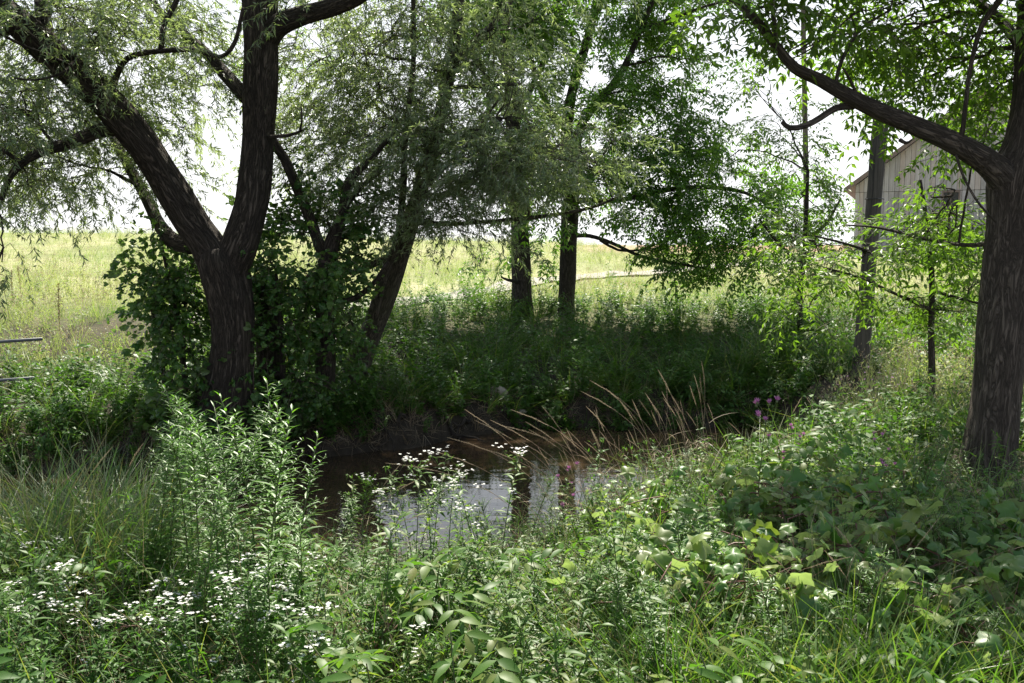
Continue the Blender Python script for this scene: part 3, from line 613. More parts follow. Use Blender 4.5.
build_tree('young_tree', 'low leafy young tree in full light left of the weathered pole', None, None, [
    [(800, 330, 15.5, 7), (800, 290, 15.5, 6), (804, 250, 15.5, 5), (806, 215, 15.5, 4), (808, 170, 15.5, 3)],
    [(803, 265, 15.5, 4), (780, 245, 15.2, 3), (760, 220, 15, 2)],
    [(805, 240, 15.5, 4), (825, 225, 15.3, 3), (840, 200, 15.2, 2)],
], [
    (800, 195, 15.4, 34, 26, .6, 28), (780, 135, 15.6, 30, 34, .6, 26), (760, 90, 15.8, 24, 24, .5, 12), (805, 150, 15.6, 14, 22, .5, 8), (795, 245, 15.3, 36, 24, .6, 24), (740, 150, 15.8, 22, 30, .5, 14), (830, 245, 15.2, 26, 16, .5, 10), (800, 275, 15.2, 22, 18, .5, 10),
], 'walnut', 'ash_bark', 37.0, sides=10, ridge=.03, dist_scale=(.8, 1.1), down=.1)

# vines and stump round the foot of the big willow
def vine_mass(name, label, cat, blobs, stems, group=None, kind='vine'):
    tg, cg = G(), G(); limbs = [spline(limb_px(r), .12) for r in stems]
    for k, l in enumerate(limbs): tube(tg, 'ash_bark', l[:, :3], l[:, 3], 8, .04, k * 3.3)
    crown(limbs, [(*b[:6], int(b[6] * 1.7)) for b in blobs], kind, 'ash_bark', 3, tg, cg, (.7, 1.25), .3)
    b = limbs[0][0][:3]; e = empty(name, (b[0], b[1], float(height(b[0], b[1]))), label, cat, group)
    part('stem', tg, e, smooth=True, bark=True); part('leaves', cg, e); return e
vine_mass('vine_thicket', 'tangle of dark grape leaves banked against the left side of the forked willow', 'vine', [
    (174, 262, 12, 22, 22, .4, 24), (166, 300, 11.9, 22, 26, .4, 24), (188, 300, 11.7, 20, 30, .4, 28), (186, 345, 11.6, 26, 32, .4, 38), (195, 390, 11.4, 32, 30, .4, 40), (163, 345, 12, 18, 22, .4, 14), (165, 235, 12.1, 20, 18, .4, 9), (205, 270, 11.9, 14, 20, .3, 9)],
    [[(190, 425, 11.7, 8), (182, 350, 11.7, 6), (172, 290, 11.8, 5), (160, 240, 12, 3)], [(170, 425, 11.9, 6), (160, 350, 11.9, 5), (148, 290, 11.9, 3)]])
vine_mass('vine_thicket', 'dark leafy vines covering the stump just right of the forked willow', 'vine', [
    (275, 280, 11.9, 28, 22, .4, 30), (268, 325, 11.8, 28, 30, .4, 36), (275, 375, 11.7, 34, 30, .5, 44), (250, 240, 11.7, 10, 16, .3, 5), (300, 400, 11.6, 40, 22, .5, 26), (225, 415, 11.0, 40, 14, .4, 18)],
    [[(285, 425, 11.8, 7), (282, 350, 11.8, 5), (276, 270, 11.9, 3)], [(262, 425, 11.8, 6), (262, 350, 11.8, 4), (262, 280, 11.9, 2)]])
g = G(); s = spline(limb_px([(272, 435, 12.2, 36), (271, 400, 12.2, 28), (270, 340, 12.2, 25), (268, 290, 12.2, 24), (266, 276, 12.2, 20)]), .06)
tube(g, 'lean_bark', s[:, :3], s[:, 3], 24, .16, 4.4)
obj('tree_stump', make_mesh('tree_stump', g, smooth=True, bark=True), None, 'broken grey stump half buried in vines right of the forked willow', 'stump')

# ============================================================ PLANT TEMPLATES (base at origin, +Z up); material -> part
def stem_curve(h, lean=.1, bendp=2.0):
    a = U(0, 6.28); K = 8; t = np.linspace(0, 1, K)
    return np.stack([math.cos(a) * lean * h * t ** bendp, math.sin(a) * lean * h * t ** bendp, h * t], -1)
def along(c, t):
    k = np.linspace(0, 1, len(c)); return np.stack([np.interp(t, k, c[:, i]) for i in range(3)], -1)
def goldenrod(h=1.1, leaf=.10, n=64, lod=True, m='goldenrod'):
    g = G(); c = stem_curve(h, U(.08, .26), 2.6); tube(g, 'stem', c, np.linspace(.005, .0018, 8), 5)
    def shoot(c, n, t0, scale):
        t = np.linspace(t0, 1, n); b = along(c, t); az = np.arange(n) * 2.4 + U(0, 6)
        el = .25 + .55 * t ** 3; d = np.stack([np.cos(az), np.sin(az), el], -1)
        L = scale * leaf * (1.15 - .75 * t ** 2) * U(.8, 1.2, n)
        leaves(g, m, b, d, [0, 0, 1.0], L, L * U(.15, .22, n), .15, .35 * (1 - t.mean()), fine=lod)
    shoot(c, n, .12, 1)
    for k in range(rng.integers(8, 14)):
        t0 = U(.55, .93); b = along(c, [t0])[0]; a = U(0, 6.28); ll = U(.08, .24) * (1.2 - t0) * 2
        tt = np.linspace(0, 1, 6)[:, None]; cc = b + tt * np.array([math.cos(a) * .55, math.sin(a) * .55, .95]) * ll - (tt ** 2) * np.array([0, 0, .25 * ll])
        tube(g, 'stem', cc, np.linspace(.0022, .001, 6), 3); shoot(cc, 14, .15, .42)
    return g
def flower_cluster(g, c, n, r, fr, m='white'):
    p = c + rng.normal(size=(n, 3)) * [r, r, r * .45]
    K = 6
    for k in range(K):
        a = k * 6.283 / K + U(0, .5, n); d = np.stack([np.cos(a), np.sin(a), U(-.1, .45, n)], -1)
        leaves(g, m, p, d, [0, 0, 1.0], fr, fr * .75, 0, .1)
    return p
def aster(h=.8, n=46, heads=9, m='weed', fm='white', fr=.008, nf=12):
    g = G(); c = stem_curve(h, U(.05, .3)); tube(g, 'stem', c, np.linspace(.004, .0015, 8), 4)
    t = np.linspace(.1, .95, n); az = np.arange(n) * 2.4; L = U(.04, .09, n)
    leaves(g, m, along(c, t), np.stack([np.cos(az), np.sin(az), U(-.2, .6, n)], -1), [0, 0, 1.0], L, L * .25, .12, .2, fine=True)
    for k in range(heads):
        t0 = U(.6, 1); b = along(c, [t0])[0]; a = U(0, 6.28); ll = U(.06, .2) * h
        e = b + np.array([math.cos(a) * ll * .8, math.sin(a) * ll * .8, ll * .9])
        tube(g, 'stem', np.array([b, (b + e) / 2 + [0, 0, -.01], e]), [.0016, .0013, .001], 3)
        nl = 7; tt = U(0, 1, nl)[:, None]; leaves(g, m, b + (e - b) * tt, unit(rng.normal(size=(nl, 3)) + [0, 0, .3]), [0, 0, 1.0], U(.02, .045, nl), U(.006, .012, nl))
        if fm: flower_cluster(g, e + [0, 0, .01], nf, .022, fr, fm + '#%d' % k)
    return g
def broadweed(h=.6, pairs=9, leaf=.09, m='weed', wd=.45, branch=3):
    g = G(); cs = [stem_curve(h, U(.05, .35))]
    for k in range(branch):
        b = along(cs[0], [U(.2, .6)])[0]; a = U(0, 6.28); l = h * U(.35, .6); t = np.linspace(0, 1, 6)[:, None]
        cs.append(b + t * np.array([math.cos(a) * .6, math.sin(a) * .6, .75]) * l + t ** 2 * np.array([0, 0, .1 * l]))
    for c in cs:
        tube(g, 'stem', c, np.linspace(.004, .0015, len(c)), 4)
        t = np.repeat(np.linspace(.15, 1, pairs), 2); n = len(t); az = np.repeat(np.arange(pairs) * 1.57 + U(0, 3), 2) + np.tile([0, math.pi], pairs) + U(-.3, .3, n)
        L = leaf * (1.1 - .5 * t) * U(.7, 1.2, n)
        leaves(g, m, along(c, t), np.stack([np.cos(az), np.sin(az), U(-.15, .5, n)], -1), unit(rng.normal(size=(n, 3)) * .2 + [0, 0, 1]), L, L * wd, .12, .25, fine=True)
    return g
def elder(h=.8, m='weed'):
    g = G()
    for s in range(3):
        c = stem_curve(h * U(.7, 1), U(.15, .5)); tube(g, 'stem', c, np.linspace(.006, .002, 8), 5)
        for k in range(6):
            b = along(c, [U(.35, 1)])[0]; a = U(0, 6.28); compound(g, m, b, np.array([math.cos(a), math.sin(a), U(0, .5)]), U(.14, .24), U(.07, .1), 3, .35, True)
    return g
def grape_patch(r=.5, h=.5, n=60, lf=.12):
    g = G(); gl = [grape_leaf(lf * U(.7, 1.2), 'grape', 20) for _ in range(5)]
    for s in range(6):
        a = U(0, 6.28); L = r * U(.7, 1.2); t = np.linspace(0, 1, 9)
        hh = h * U(.7, 1.1); c = np.stack([math.cos(a) * L * t + .06 * np.sin(t * 9 + s), math.sin(a) * L * t + .06 * np.cos(t * 8), hh * (1 - (1.7 * t - .75) ** 2 / .95) * .9 + .02], -1)
        c[:, 2] = np.maximum(c[:, 2], .02); tube(g, 'redstem', c, np.linspace(.005, .0018, 9), 4)
        m = n // 6; tt = U(.15, 1, m); b = along(c, tt); p = b + np.stack([rng.normal(size=m) * .07, rng.normal(size=m) * .07, U(-.04, .12, m)], -1)
        batch_tubes(g, 'redstem', b, (b + p) / 2 + [0, 0, .01], p, np.full(m, .0015), np.full(m, .001), 3, 3)
        R = rots(m, .55, (.5, 1.3)); ids = rng.integers(0, 5, m)
        for k in range(5): q = ids == k; g.stamp(gl[k], R[q], p[q])
    return g
def grass_tuft(n=16, L=(.3, .6), W=(.004, .008), m='blade', spread=.06, K=4, bend=.6):
    g = G(); az = U(0, 6.28, n); b = np.stack([np.cos(az), np.sin(az), 0 * az], -1) * (U(0, 1, n) * spread)[:, None]
    az2 = az + rng.normal(size=n) * .6; o = U(.05, .5, n)
    d = np.stack([np.cos(az2) * o, np.sin(az2) * o, np.ones(n)], -1)
    bd = np.stack([np.cos(az2), np.sin(az2), -U(.2, .9, n)], -1) * (U(.2, 1, n) * bend)[:, None]
    blades(g, m, b, d, bd, U(*L, n), U(*W, n), K); return g
def seed_stalk(h=.9, lean=.5, head=.14):
    """arching dry stem with a feathery panicle"""
    g = G(); t = np.linspace(0, 1, 12); c = np.stack([lean * h * t ** 2.2, .03 * np.sin(t * 5), h * (t - .18 * lean * t ** 3)], -1)
    tube(g, 'drystem', c, np.linspace(.002, .0008, 12), 4)
    n = 60; tt = np.linspace(1 - head / h, 1, n); b = along(c, tt); ax = unit(c[-1] - c[-3]); az = np.arange(n) * 2.4
    u = unit(np.cross(ax, [0, 1, 0])); v = np.cross(ax, u); k = (np.sin(np.linspace(.25, 3.1, n)))[:, None]
    d = ax * 1.2 + (np.cos(az)[:, None] * u + np.sin(az)[:, None] * v) * .7 * k
    leaves(g, 'straw', b, d, v, U(.009, .018, n), U(.002, .0036, n), .1, 0)
    nb = 3; tb = U(.1, .6, nb); blades(g, 'straw_blade', along(c, tb), np.stack([rng.normal(size=nb), rng.normal(size=nb), np.ones(nb) * 1.3], -1), np.stack([U(-.5, .8, nb), U(-.5, .5, nb), -U(.3, .8, nb)], -1), U(.15, .3, nb), U(.003, .006, nb), 4)
    return g
def thistle(h=.9, pk='pink'):
    g = G(); c = stem_curve(h, .08); tube(g, 'stem', c, np.linspace(.006, .002, 8), 5)
    n = 30; t = np.linspace(.08, .9, n); az = np.arange(n) * 2.4; L = .13 * (1.1 - .7 * t)
    leaves(g, 'weed', along(c, t), np.stack([np.cos(az), np.sin(az), np.full(n, .5)], -1), [0, 0, 1.0], L, L * .3, .25, .3, fine=True)
    tips = [c[-1]]
    for k in range(7):
        b = along(c, [U(.5, .9)])[0]; a = U(0, 6.28); l = U(.08, .2); e = b + np.array([math.cos(a) * l * .6, math.sin(a) * l * .6, l]); tips.append(e)
        tube(g, 'stem', np.array([b, (b + e) / 2 + [.005, 0, 0], e]), [.002, .0017, .0014], 3)
    for e in tips:
        pkk = pk + '#%d' % len(g.d); K = 26; d = unit(np.stack([rng.normal(size=K) * .5, rng.normal(size=K) * .5, np.ones(K)], -1))
        leaves(g, pkk, np.repeat(e[None], K, 0), d, unit(rng.normal(size=(K, 3))), .034, .006, 0, 0)
        bz = np.linspace(0, 1, 5)[:, None]; tube(g, 'stem', e - [0, 0, .018] + bz * np.array([0, 0, .02]), [.003, .008, .009, .007, .005], 7)
    return g
def dock(h=.9):
    g = G(); c = stem_curve(h, .06); tube(g, 'rust', c, np.linspace(.007, .003, 8), 5)
    n = 420; t = U(.3, 1, n); k = (.03 * np.sin(np.clip((t - .25) * 3.8, 0, 3.0)) * (1 + .6 * np.sin(t * 40)))[:, None]
    leaves(g, 'rust', along(c, t) + rng.normal(size=(n, 3)) * k, unit(rng.normal(size=(n, 3))), unit(rng.normal(size=(n, 3))), .018, .013)
    return g
def meadow_tuft(fl=None):
    g = grass_tuft(11, (.3, .62), (.006, .013), 'meadow', .16, 3, .45)
    if fl: flower_cluster(g, np.array([0, 0, .5]), 5, .12, .016, fl)
    else:
        n = 12; leaves(g, 'straw', np.stack([U(-.15, .15, n), U(-.15, .15, n), U(.4, .62, n)], -1), unit(rng.normal(size=(n, 3)) * .3 + [0, 0, 1]), unit(rng.normal(size=(n, 3))), .05, .012)
    return g
def meadow_forb():
    g = G(); n = 34; t = U(.1, 1, n); p = np.stack([rng.normal(size=n) * .09, rng.normal(size=n) * .09, .55 * t], -1)
    leaves(g, 'meadow', p, unit(rng.normal(size=(n, 3)) * .7 + [0, 0, .5]), [0, 0, 1.0], U(.05, .1, n), U(.018, .03, n)); return g
def bank_weed(h=.7):
    g = G()
    for s in range(3):
        c = stem_curve(h * U(.6, 1), U(.1, .5)); tube(g, 'stem', c, np.linspace(.004, .002, 8), 3); n = 30
        t = U(.1, 1, n); az = U(0, 6.28, n); L = U(.05, .11, n)
        leaves(g, 'bankweed', along(c, t) + rng.normal(size=(n, 3)) * .03, np.stack([np.cos(az), np.sin(az), U(-.5, .5, n)], -1), unit(rng.normal(size=(n, 3)) * .3 + [0, 0, 1]), L, L * U(.25, .6, n))
    return g

PART = {'stem': 'stem', 'redstem': 'stem', 'drystem': 'stem', 'goldenrod': 'leaves', 'weed': 'leaves', 'grape': 'leaves', 'white': 'flower_head', 'pink': 'flower_head', 'lilac': 'flower_head', 'straw': 'seed_head', 'straw_blade': 'leaves', 'rust': 'seed_head', 'blade': 'leaves', 'sedge': 'leaves', 'bankweed': 'leaves'}
def plant_protos(name, tpls):
    out = []
    for g in tpls:
        ms = []
        by = {}
        for m in g.d:
            q = m.split('#'); by.setdefault((PART[q[0]], q[1] if len(q) > 1 else ''), []).append(m)
        for (pn, _k), mm in by.items():
            ms.append((pn, make_mesh(pn, g, mm, smooth=True)))
        out.append(ms)
    return out
def put(name, proto, x, y, label, cat, group, s=1.0, yaw=None, dz=-.02, tilt=0):
    e = empty(name, (x, y, float(height(x, y)) + dz), label, cat, group)
    e.rotation_euler = (U(-tilt, tilt) if tilt else 0, U(-tilt, tilt) if tilt else 0, U(0, 6.28) if yaw is None else yaw); e.scale = (s, s, s)
    for pn, me in proto: obj(pn, me, e)
    return e
def gx(px, D): return (px - 512) / F_PX * D

# ------------------------------------------------------------ goldenrod
gr = plant_protos('goldenrod', [goldenrod(1.0, .105, 70) for _ in range(6)])
spots = [(205, 3.8, 1.02), (232, 3.9, 1.0), (258, 3.7, 1.06), (282, 3.8, .92), (180, 4.1, .98), (150, 4.3, .92), (222, 3.5, .82), (262, 3.3, .78), (295, 3.5, .74), (195, 3.5, .8), (240, 4.3, .95), (165, 4.6, .95), (275, 4.2, .95), (300, 4.1, .7), (250, 3.1, .6), (270, 4.0, 1.0), (190, 3.9, .95), (182, 4.4, 1.06), (212, 4.2, 1.06), (248, 4.0, 1.08), (276, 4.3, 1.08), (160, 4.2, .95), (215, 4.5, 1.0), (140, 4.9, .85)]
for k, (px, D, s) in enumerate(spots):
    put('goldenrod', gr[k % 6], gx(px, D), D, 'tall narrow-leaved green goldenrod in the clump before the forked willow', 'plant', 'goldenrod clump in the foreground', s * 1.02, tilt=.07)
for k, (px, D, s) in enumerate([(640, 3.4, .62), (612, 3.2, .55), (660, 3.1, .5), (628, 3.7, .6), (598, 3.5, .5)]):
    put('goldenrod', gr[k % 6], gx(px, D), D, 'short dark green goldenrod at the bottom between the white flowers and the grape leaves', 'plant', 'short goldenrod at the bottom', s, tilt=.1)
# ------------------------------------------------------------ white asters
asp = plant_protos('aster', [aster(.75, 60, 5, nf=7, fr=.0105) for _ in range(5)])
def group_put(name, protos, rows, label, cat, group, tilt=.08):
    for k, (px, D, s) in enumerate(rows): put(name, protos[k % len(protos)], gx(px, D), D, label, cat, group, s, tilt=tilt)
group_put('white_aster', asp, [(px, U(2.9, 3.4), U(.62, .8)) for px in np.linspace(135, 310, 12)], 'small white aster low in front of the goldenrod clump', 'flowering plant', 'white asters in front of the goldenrod')
group_put('white_aster', asp, [(px, U(3.2, 4.0), U(.55, .75)) for px in np.linspace(-10, 80, 9)], 'small white aster in the bottom left corner', 'flowering plant', 'white asters in the bottom left corner')
group_put('white_aster', asp, [(px, U(4.5, 5.2), U(.75, 1.0)) for px in np.linspace(375, 500, 8)], 'taller white aster at the water edge in the middle', 'flowering plant', 'white asters at the water edge')
group_put('white_aster', asp, [(410, 2.95, .62), (300, 2.8, .5)], 'lone white flower head low at the bottom middle', 'flowering plant', 'white flower heads at the bottom middle')
# ------------------------------------------------------------ grape vines
gp = plant_protos('grape', [grape_patch(.55, U(.38, .55), 100, .078) for _ in range(6)])
gp2 = gp
rows = [(690, 3.7, 1.0), (740, 3.6, 1.0), (720, 4.1, 1.05), (665, 3.9, .9), (790, 3.9, 1.0)]
group_put('grape_vine', gp, rows, 'pale sunlit grape vine sprawled right of the middle weeds', 'vine', 'sunlit grape vines')
rows = [(840, 4.0, 1.05), (900, 3.9, 1.1), (960, 4.1, 1.1), (1010, 3.9, 1.1), (870, 4.6, 1.0), (930, 4.7, .9), (990, 4.8, .8), (880, 3.5, .9), (960, 3.5, .95), (1050, 4.3, 1.1), (820, 4.6, 1.0), (1040, 3.5, 1)]
group_put('grape_vine', gp, rows, 'dark shaded grape vine heaped below the right trunk', 'vine', 'shaded grape vines')
rows = [(690, 5.3, 1.0), (740, 5.0, 1.0), (640, 5.6, .7), (790, 5.2, 1.0), (850, 5.5, .85), (910, 5.7, .8)]
group_put('grape_vine', gp, rows, 'grape vine on the crest of the near bank beside the pink flowers', 'vine', 'grape vines on the bank crest')
# ------------------------------------------------------------ thistles
tp = plant_protos('thistle', [thistle(.9) for _ in range(3)])
put('thistle', tp[0], gx(762, 5.6), 5.6, 'thistle with the largest bunch of pink flowers above the grape leaves', 'flowering plant', None, .9)
put('thistle', tp[1], gx(795, 5.9), 5.9, 'smaller pink thistle just right of the big bunch of pink flowers', 'flowering plant', None, .66)
put('thistle', tp[2], gx(893, 5.6), 5.6, 'single pink thistle nearest the right trunk', 'flowering plant', None, .66)
put('thistle', tp[1], gx(562, 6.6), 6.6, 'purple thistle by the water among the dry grass stalks', 'flowering plant', None, .8)
# ------------------------------------------------------------ dry seed-headed grass
sp_ = plant_protos('seed', [seed_stalk(1.0, l, .17) for l in (.25, .45, .7, .9, .35)])
for k in range(64):
    px = U(575, 735); D = U(5.9, 6.9)
    put('grass_stalk', sp_[[0, 1, 4, 0, 2][k % 5]], gx(px, D), D, 'dry tan grass stalk with feathery head in the stand right of the open water', 'grass stalk', 'dry grass stalks right of the water', U(.6, 1.0), yaw=math.pi + U(-1.6, 1.6), tilt=.15)
for k in range(10):
    px = U(540, 640); D = U(5.3, 6.1)
    put('grass_stalk', sp_[[2, 3][k % 2]], gx(px, D), D, 'dry grass stalk arching far left over the open water', 'grass stalk', 'dry grass stalks arching over the water', U(.75, 1.05), yaw=math.pi + U(-.6, .6), tilt=.18)
for k in range(16):
    px = U(745, 1000); D = U(6, 8)
    put('grass_stalk', sp_[rng.integers(0, 5)], gx(px, D), D, 'dry seeding grass stalk in the weeds before the weathered pole', 'grass stalk', 'grass stalks before the weathered pole', U(.5, .8), yaw=U(0, 6.28))
for k in range(15):
    px = U(-30, 120); D = U(4.4, 6)
    put('grass_stalk', sp_[rng.integers(0, 5)], gx(px, D), D, 'dry brown grass stalk in the sedge at the left edge', 'grass stalk', 'dry grass stalks at the left edge', U(.6, .95), yaw=U(-.7, .7))
for k in range(9):
    px = U(310, 370); D = U(5.2, 6.4)
    put('grass_stalk', sp_[rng.integers(0, 5)], gx(px, D), D, 'dry grass stalk between the goldenrod clump and the open water', 'grass stalk', 'dry grass stalks beside the goldenrod', U(.6, .85), yaw=U(-.7, .7))
for k in range(14):
    px = U(730, 950); D = U(3.3, 4.3)
    put('grass_stalk', sp_[rng.integers(0, 5)], gx(px, D), D, 'dry reddish stalk poking up among the grape leaves', 'grass stalk', 'dry stalks among the grape leaves', U(.5, .75), yaw=U(0, 6.28))
# ------------------------------------------------------------ dock in the meadow
dk = plant_protos('dock', [dock(.9) for _ in range(2)])
put('dock_plant', dk[0], gx(58, 16.5), 16.5, 'rust brown dock seed spike nearest the two grey pipes', 'plant', None, .95)
put('dock_plant', dk[1], gx(12, 22), 22, 'small brown dock spike near the left edge of the meadow', 'plant', None, .8)
put('dock_plant', dk[0], gx(21, 22.6), 22.6, 'small brown dock spike, right one of the far pair at the left', 'plant', None, .85)
# ------------------------------------------------------------ reed clump on the far bank
rd = plant_protos('reed', [grass_tuft(46, (.7, 1.25), (.010, .018), 'sedge', .22, 6, .55) for _ in range(3)])
for px, D, s in [(738, 14.6, 1.05), (755, 14.9, .95), (722, 14.9, .9), (770, 14.5, .8)]:
    put('reed_clump', rd[rng.integers(0, 3)], gx(px, D), D, 'tall clump of arching reed leaves on the shaded bank left of the pole', 'reeds', 'reed clumps on the far bank', s)
iw = plant_protos('ironweed', [aster(1.0, 40, 9, 'weed', 'lilac', .012, 16)])
put('ironweed', iw[0], gx(421, 21), 21, 'lilac flower spike beside the pale path left of the pair of trees', 'flowering plant', None, 1.0)

# ============================================================ GROUND COVER (stuff)
def scatter(name, n, tpls, sampler, s, tilt=.12, weights=None, lift=-.02, cond=None):
    x, y = sampler(n)
    if cond is not None: q = cond(x, y); x, y = x[q], y[q]
    n = len(x); pos = np.stack([x, y, height(x, y) + lift], -1)
    R = rots(n, tilt, s); ids = rng.choice(len(tpls), n, p=weights); g = G()
    for k in range(len(tpls)): q = ids == k; g.stamp(tpls[k], R[q], pos[q])
    return obj(name, make_mesh(name, g, smooth=True), kind='stuff')
def wedge(px0, px1, D0, D1, pw=1.0):
    def f(n):
        t = U(0, 1, n); D = D0 * (D1 / D0) ** (t ** pw); return (U(px0, px1, n) - 512) / F_PX * D, D
    return f
def land(margin=.0):
    return lambda x, y: (height(x, y) > WATER + .03 + margin)
def tall_tuft(): return grass_tuft(18, (.35, .75), (.005, .010), 'blade', .08, 4, .7)
# foreground
fg = [grass_tuft(16, (.2, .5), (.004, .009), 'blade', .07) for _ in range(4)] + [broadweed(U(.3, .55), 9, U(.045, .075), wd=U(.24, .42), branch=3) for _ in range(7)] + [aster(.5, 40, 5, 'weed', None) for _ in range(3)] + [elder(.5), elder(.6)] + [grape_patch(.3, .4, 18, .07)] + [grass_tuft(7, (.3, .6), (.003, .006), 'straw', .1, 4, .9)]
w = np.array([2.2] * 4 + [1.3] * 7 + [1.0] * 3 + [.9, .9] + [1.0] + [3.4]); w /= w.sum()
o = scatter('foreground_weeds', 1350, fg, wedge(-160, 1180, 2.3, 7.8, 1.0), (.65, 1.1), .2, w, cond=lambda x, y: land()(x, y) & ~((y > 4.1) & (x < 1.0) & (x > -1.6) & (rng.random(len(x)) < .66)) & ~((y > 4.7) & (x < 1.1) & (rng.random(len(x)) < .6)) & ~((x > .9) & (y > 3.3) & (y < 6) & (rng.random(len(x)) < .35)))
o['label'] = 'mixed low green weeds covering the near bank'; o['category'] = 'weeds'
o = scatter('foreground_grass', 330, [grass_tuft(20, (.35, .7), (.007, .015), 'blade', .1, 5, .8) for _ in range(4)], wedge(650, 1150, 2.7, 3.5), (.7, 1.0), .15)
o['label'] = 'bright arching grass blades along the bottom right'; o['category'] = 'grass'
o = scatter('sedge_grass', 620, [grass_tuft(20, (.5, 1.05), (.005, .011), 'sedge', .1, 5, .7) for _ in range(4)], wedge(-120, 150, 4.1, 7.4), (.7, 1.0), .2, cond=lambda x, y: (height(x, y) > WATER - .3) & ~((x > -3.2) & (y > 5.2) & (rng.random(len(x)) < .6)))
o['label'] = 'grey green sedge and reeds at the left water edge'; o['category'] = 'sedge'
o = scatter('water_edge_grass', 360, [grass_tuft(12, (.35, .9), (.004, .008), 'sedge', .1, 5, .7) for _ in range(3)] + [grass_tuft(7, (.4, .9), (.003, .005), 'straw', .1, 5, .5), aster(.8, 50, 5, 'weed', None), goldenrod(.7, .07, 44)] + [broadweed(.45, 8, .06, branch=2) for _ in range(2)], wedge(290, 760, 5.0, 9), (.55, .95), .2, cond=lambda x, y: (height(x, y) > WATER - .16) & (height(x, y) < -.12))
o['label'] = 'loose grass and weeds at the near water edge'; o['category'] = 'grass'
# right middle ground, beyond the vines
o = scatter('bank_weeds', 1500, [tall_tuft() for _ in range(4)] + [bank_weed(.6) for _ in range(5)] + [aster(.6, 30, 5, 'weed', None) for _ in range(2)], wedge(700, 1250, 6.2, 16), (.6, 1.05), .18, cond=lambda x, y: (x > 2.0) & (height(x, y) > WATER) & ~((y < 7.6) & (x > 2.9)) & ~((y > 9) & (rng.random(len(x)) < .6)))
o['label'] = 'weeds and grass on the right bank round the weathered pole'; o['category'] = 'weeds'
o = scatter('bank_grass', 420, [tall_tuft() for _ in range(3)] + [grass_tuft(16, (.4, .8), (.004, .008), 'sedge', .1, 4, .7)] + [grass_tuft(8, (.4, .8), (.003, .005), 'straw', .1, 4, .5)] + [broadweed(.5, 8, .07, branch=2)], wedge(590, 830, 6.6, 11), (.6, 1.0), .15, cond=lambda x, y: height(x, y) > WATER - .12)
o['label'] = 'long grass with dry blades between the open water and the pink flowers'; o['category'] = 'grass'
o = scatter('foreground_stems', 560, [tall_tuft(), grass_tuft(5, (.4, .8), (.002, .004), 'drystem', .1, 5, .4), grass_tuft(7, (.35, .75), (.003, .005), 'straw', .1, 5, .6), grass_tuft(12, (.35, .75), (.004, .008), 'sedge', .1, 5, .6), goldenrod(.55, .08, 40), aster(.7, 44, 5, 'weed', None)], wedge(-100, 700, 2.9, 6.0), (.7, 1.05), .15, cond=lambda x, y: land()(x, y) & ~((y > 3.9) & (x > -1.5) & (x < .8)) & ~((y > 4.9) & (rng.random(len(x)) < .6)))
o['label'] = 'taller mixed grass and leafy stems rising through the near bank weeds'; o['category'] = 'weeds'
o = scatter('bank_edge_weeds', 950, [bank_weed(U(.35, .6)) for _ in range(5)] + [grass_tuft(14, (.3, .6), (.005, .009), 'blade', .1, 4, 1.0) for _ in range(3)], lambda n: (lambda x: (x, y_far(x) + U(-.05, .9, n)))(U(-9, 5.5, n)), (.5, 1.0), .35, cond=lambda x, y: ~((x > -3) & (x < 0) & (y < y_far(x) + .45) & (rng.random(len(x)) < .85)))
o['label'] = 'weeds and grass spilling over the edge of the far bank'; o['category'] = 'weeds'
o = scatter('low_bank_grass', 900, [grass_tuft(14, (.12, .34), (.004, .008), 'blade', .1, 4, .8) for _ in range(3)] + [broadweed(.28, 5, .06, branch=2) for _ in range(3)] + [grass_tuft(6, (.15, .4), (.003, .005), 'straw', .1, 4, .9)], wedge(300, 740, 3.9, 8.6), (.6, 1.0), .2, cond=land(-.04))
o['label'] = 'short grass and seedlings on the near bank down to the water'; o['category'] = 'grass'
o = scatter('vine_bed_stems', 260, [grass_tuft(7, (.35, .8), (.003, .005), 'straw', .1, 5, .6), tall_tuft(), goldenrod(.6, .07, 46), broadweed(.6, 8, .06, branch=3)], wedge(640, 1120, 3.2, 5.8), (.7, 1.05), .2)
o['label'] = 'dry stalks and leafy stems poking through the grape vines'; o['category'] = 'weeds'
# far bank
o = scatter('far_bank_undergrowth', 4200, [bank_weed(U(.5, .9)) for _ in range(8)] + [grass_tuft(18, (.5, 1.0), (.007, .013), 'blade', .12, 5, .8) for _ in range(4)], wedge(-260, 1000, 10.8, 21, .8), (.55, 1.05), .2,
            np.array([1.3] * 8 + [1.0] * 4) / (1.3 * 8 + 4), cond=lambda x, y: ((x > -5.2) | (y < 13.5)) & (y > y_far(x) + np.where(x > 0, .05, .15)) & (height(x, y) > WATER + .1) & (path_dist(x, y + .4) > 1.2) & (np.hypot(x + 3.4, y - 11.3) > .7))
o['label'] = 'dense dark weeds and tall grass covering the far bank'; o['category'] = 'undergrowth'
o = scatter('dead_grass', 3600, [grass_tuft(12, (.15, .4), (.003, .006), 'straw', .08, 4, 1.1) for _ in range(2)] + [grass_tuft(12, (.15, .4), (.003, .006), 'drystem', .08, 4, 1.1) for _ in range(3)], wedge(-100, 760, 10.6, 14.2), (.6, 1.05), .75, cond=lambda x, y: (y > y_far(x) - .12) & (y < y_far(x) + .75) & (height(x, y) > WATER))
o['label'] = 'dead grass and roots hanging on the cut far bank'; o['category'] = 'dead grass'
mt = [meadow_tuft() for _ in range(5)] + [meadow_forb() for _ in range(3)] + [meadow_tuft('lilac'), meadow_tuft('white')]
wm = np.array([3.0] * 5 + [2] * 3 + [.5, .5]); wm /= wm.sum()
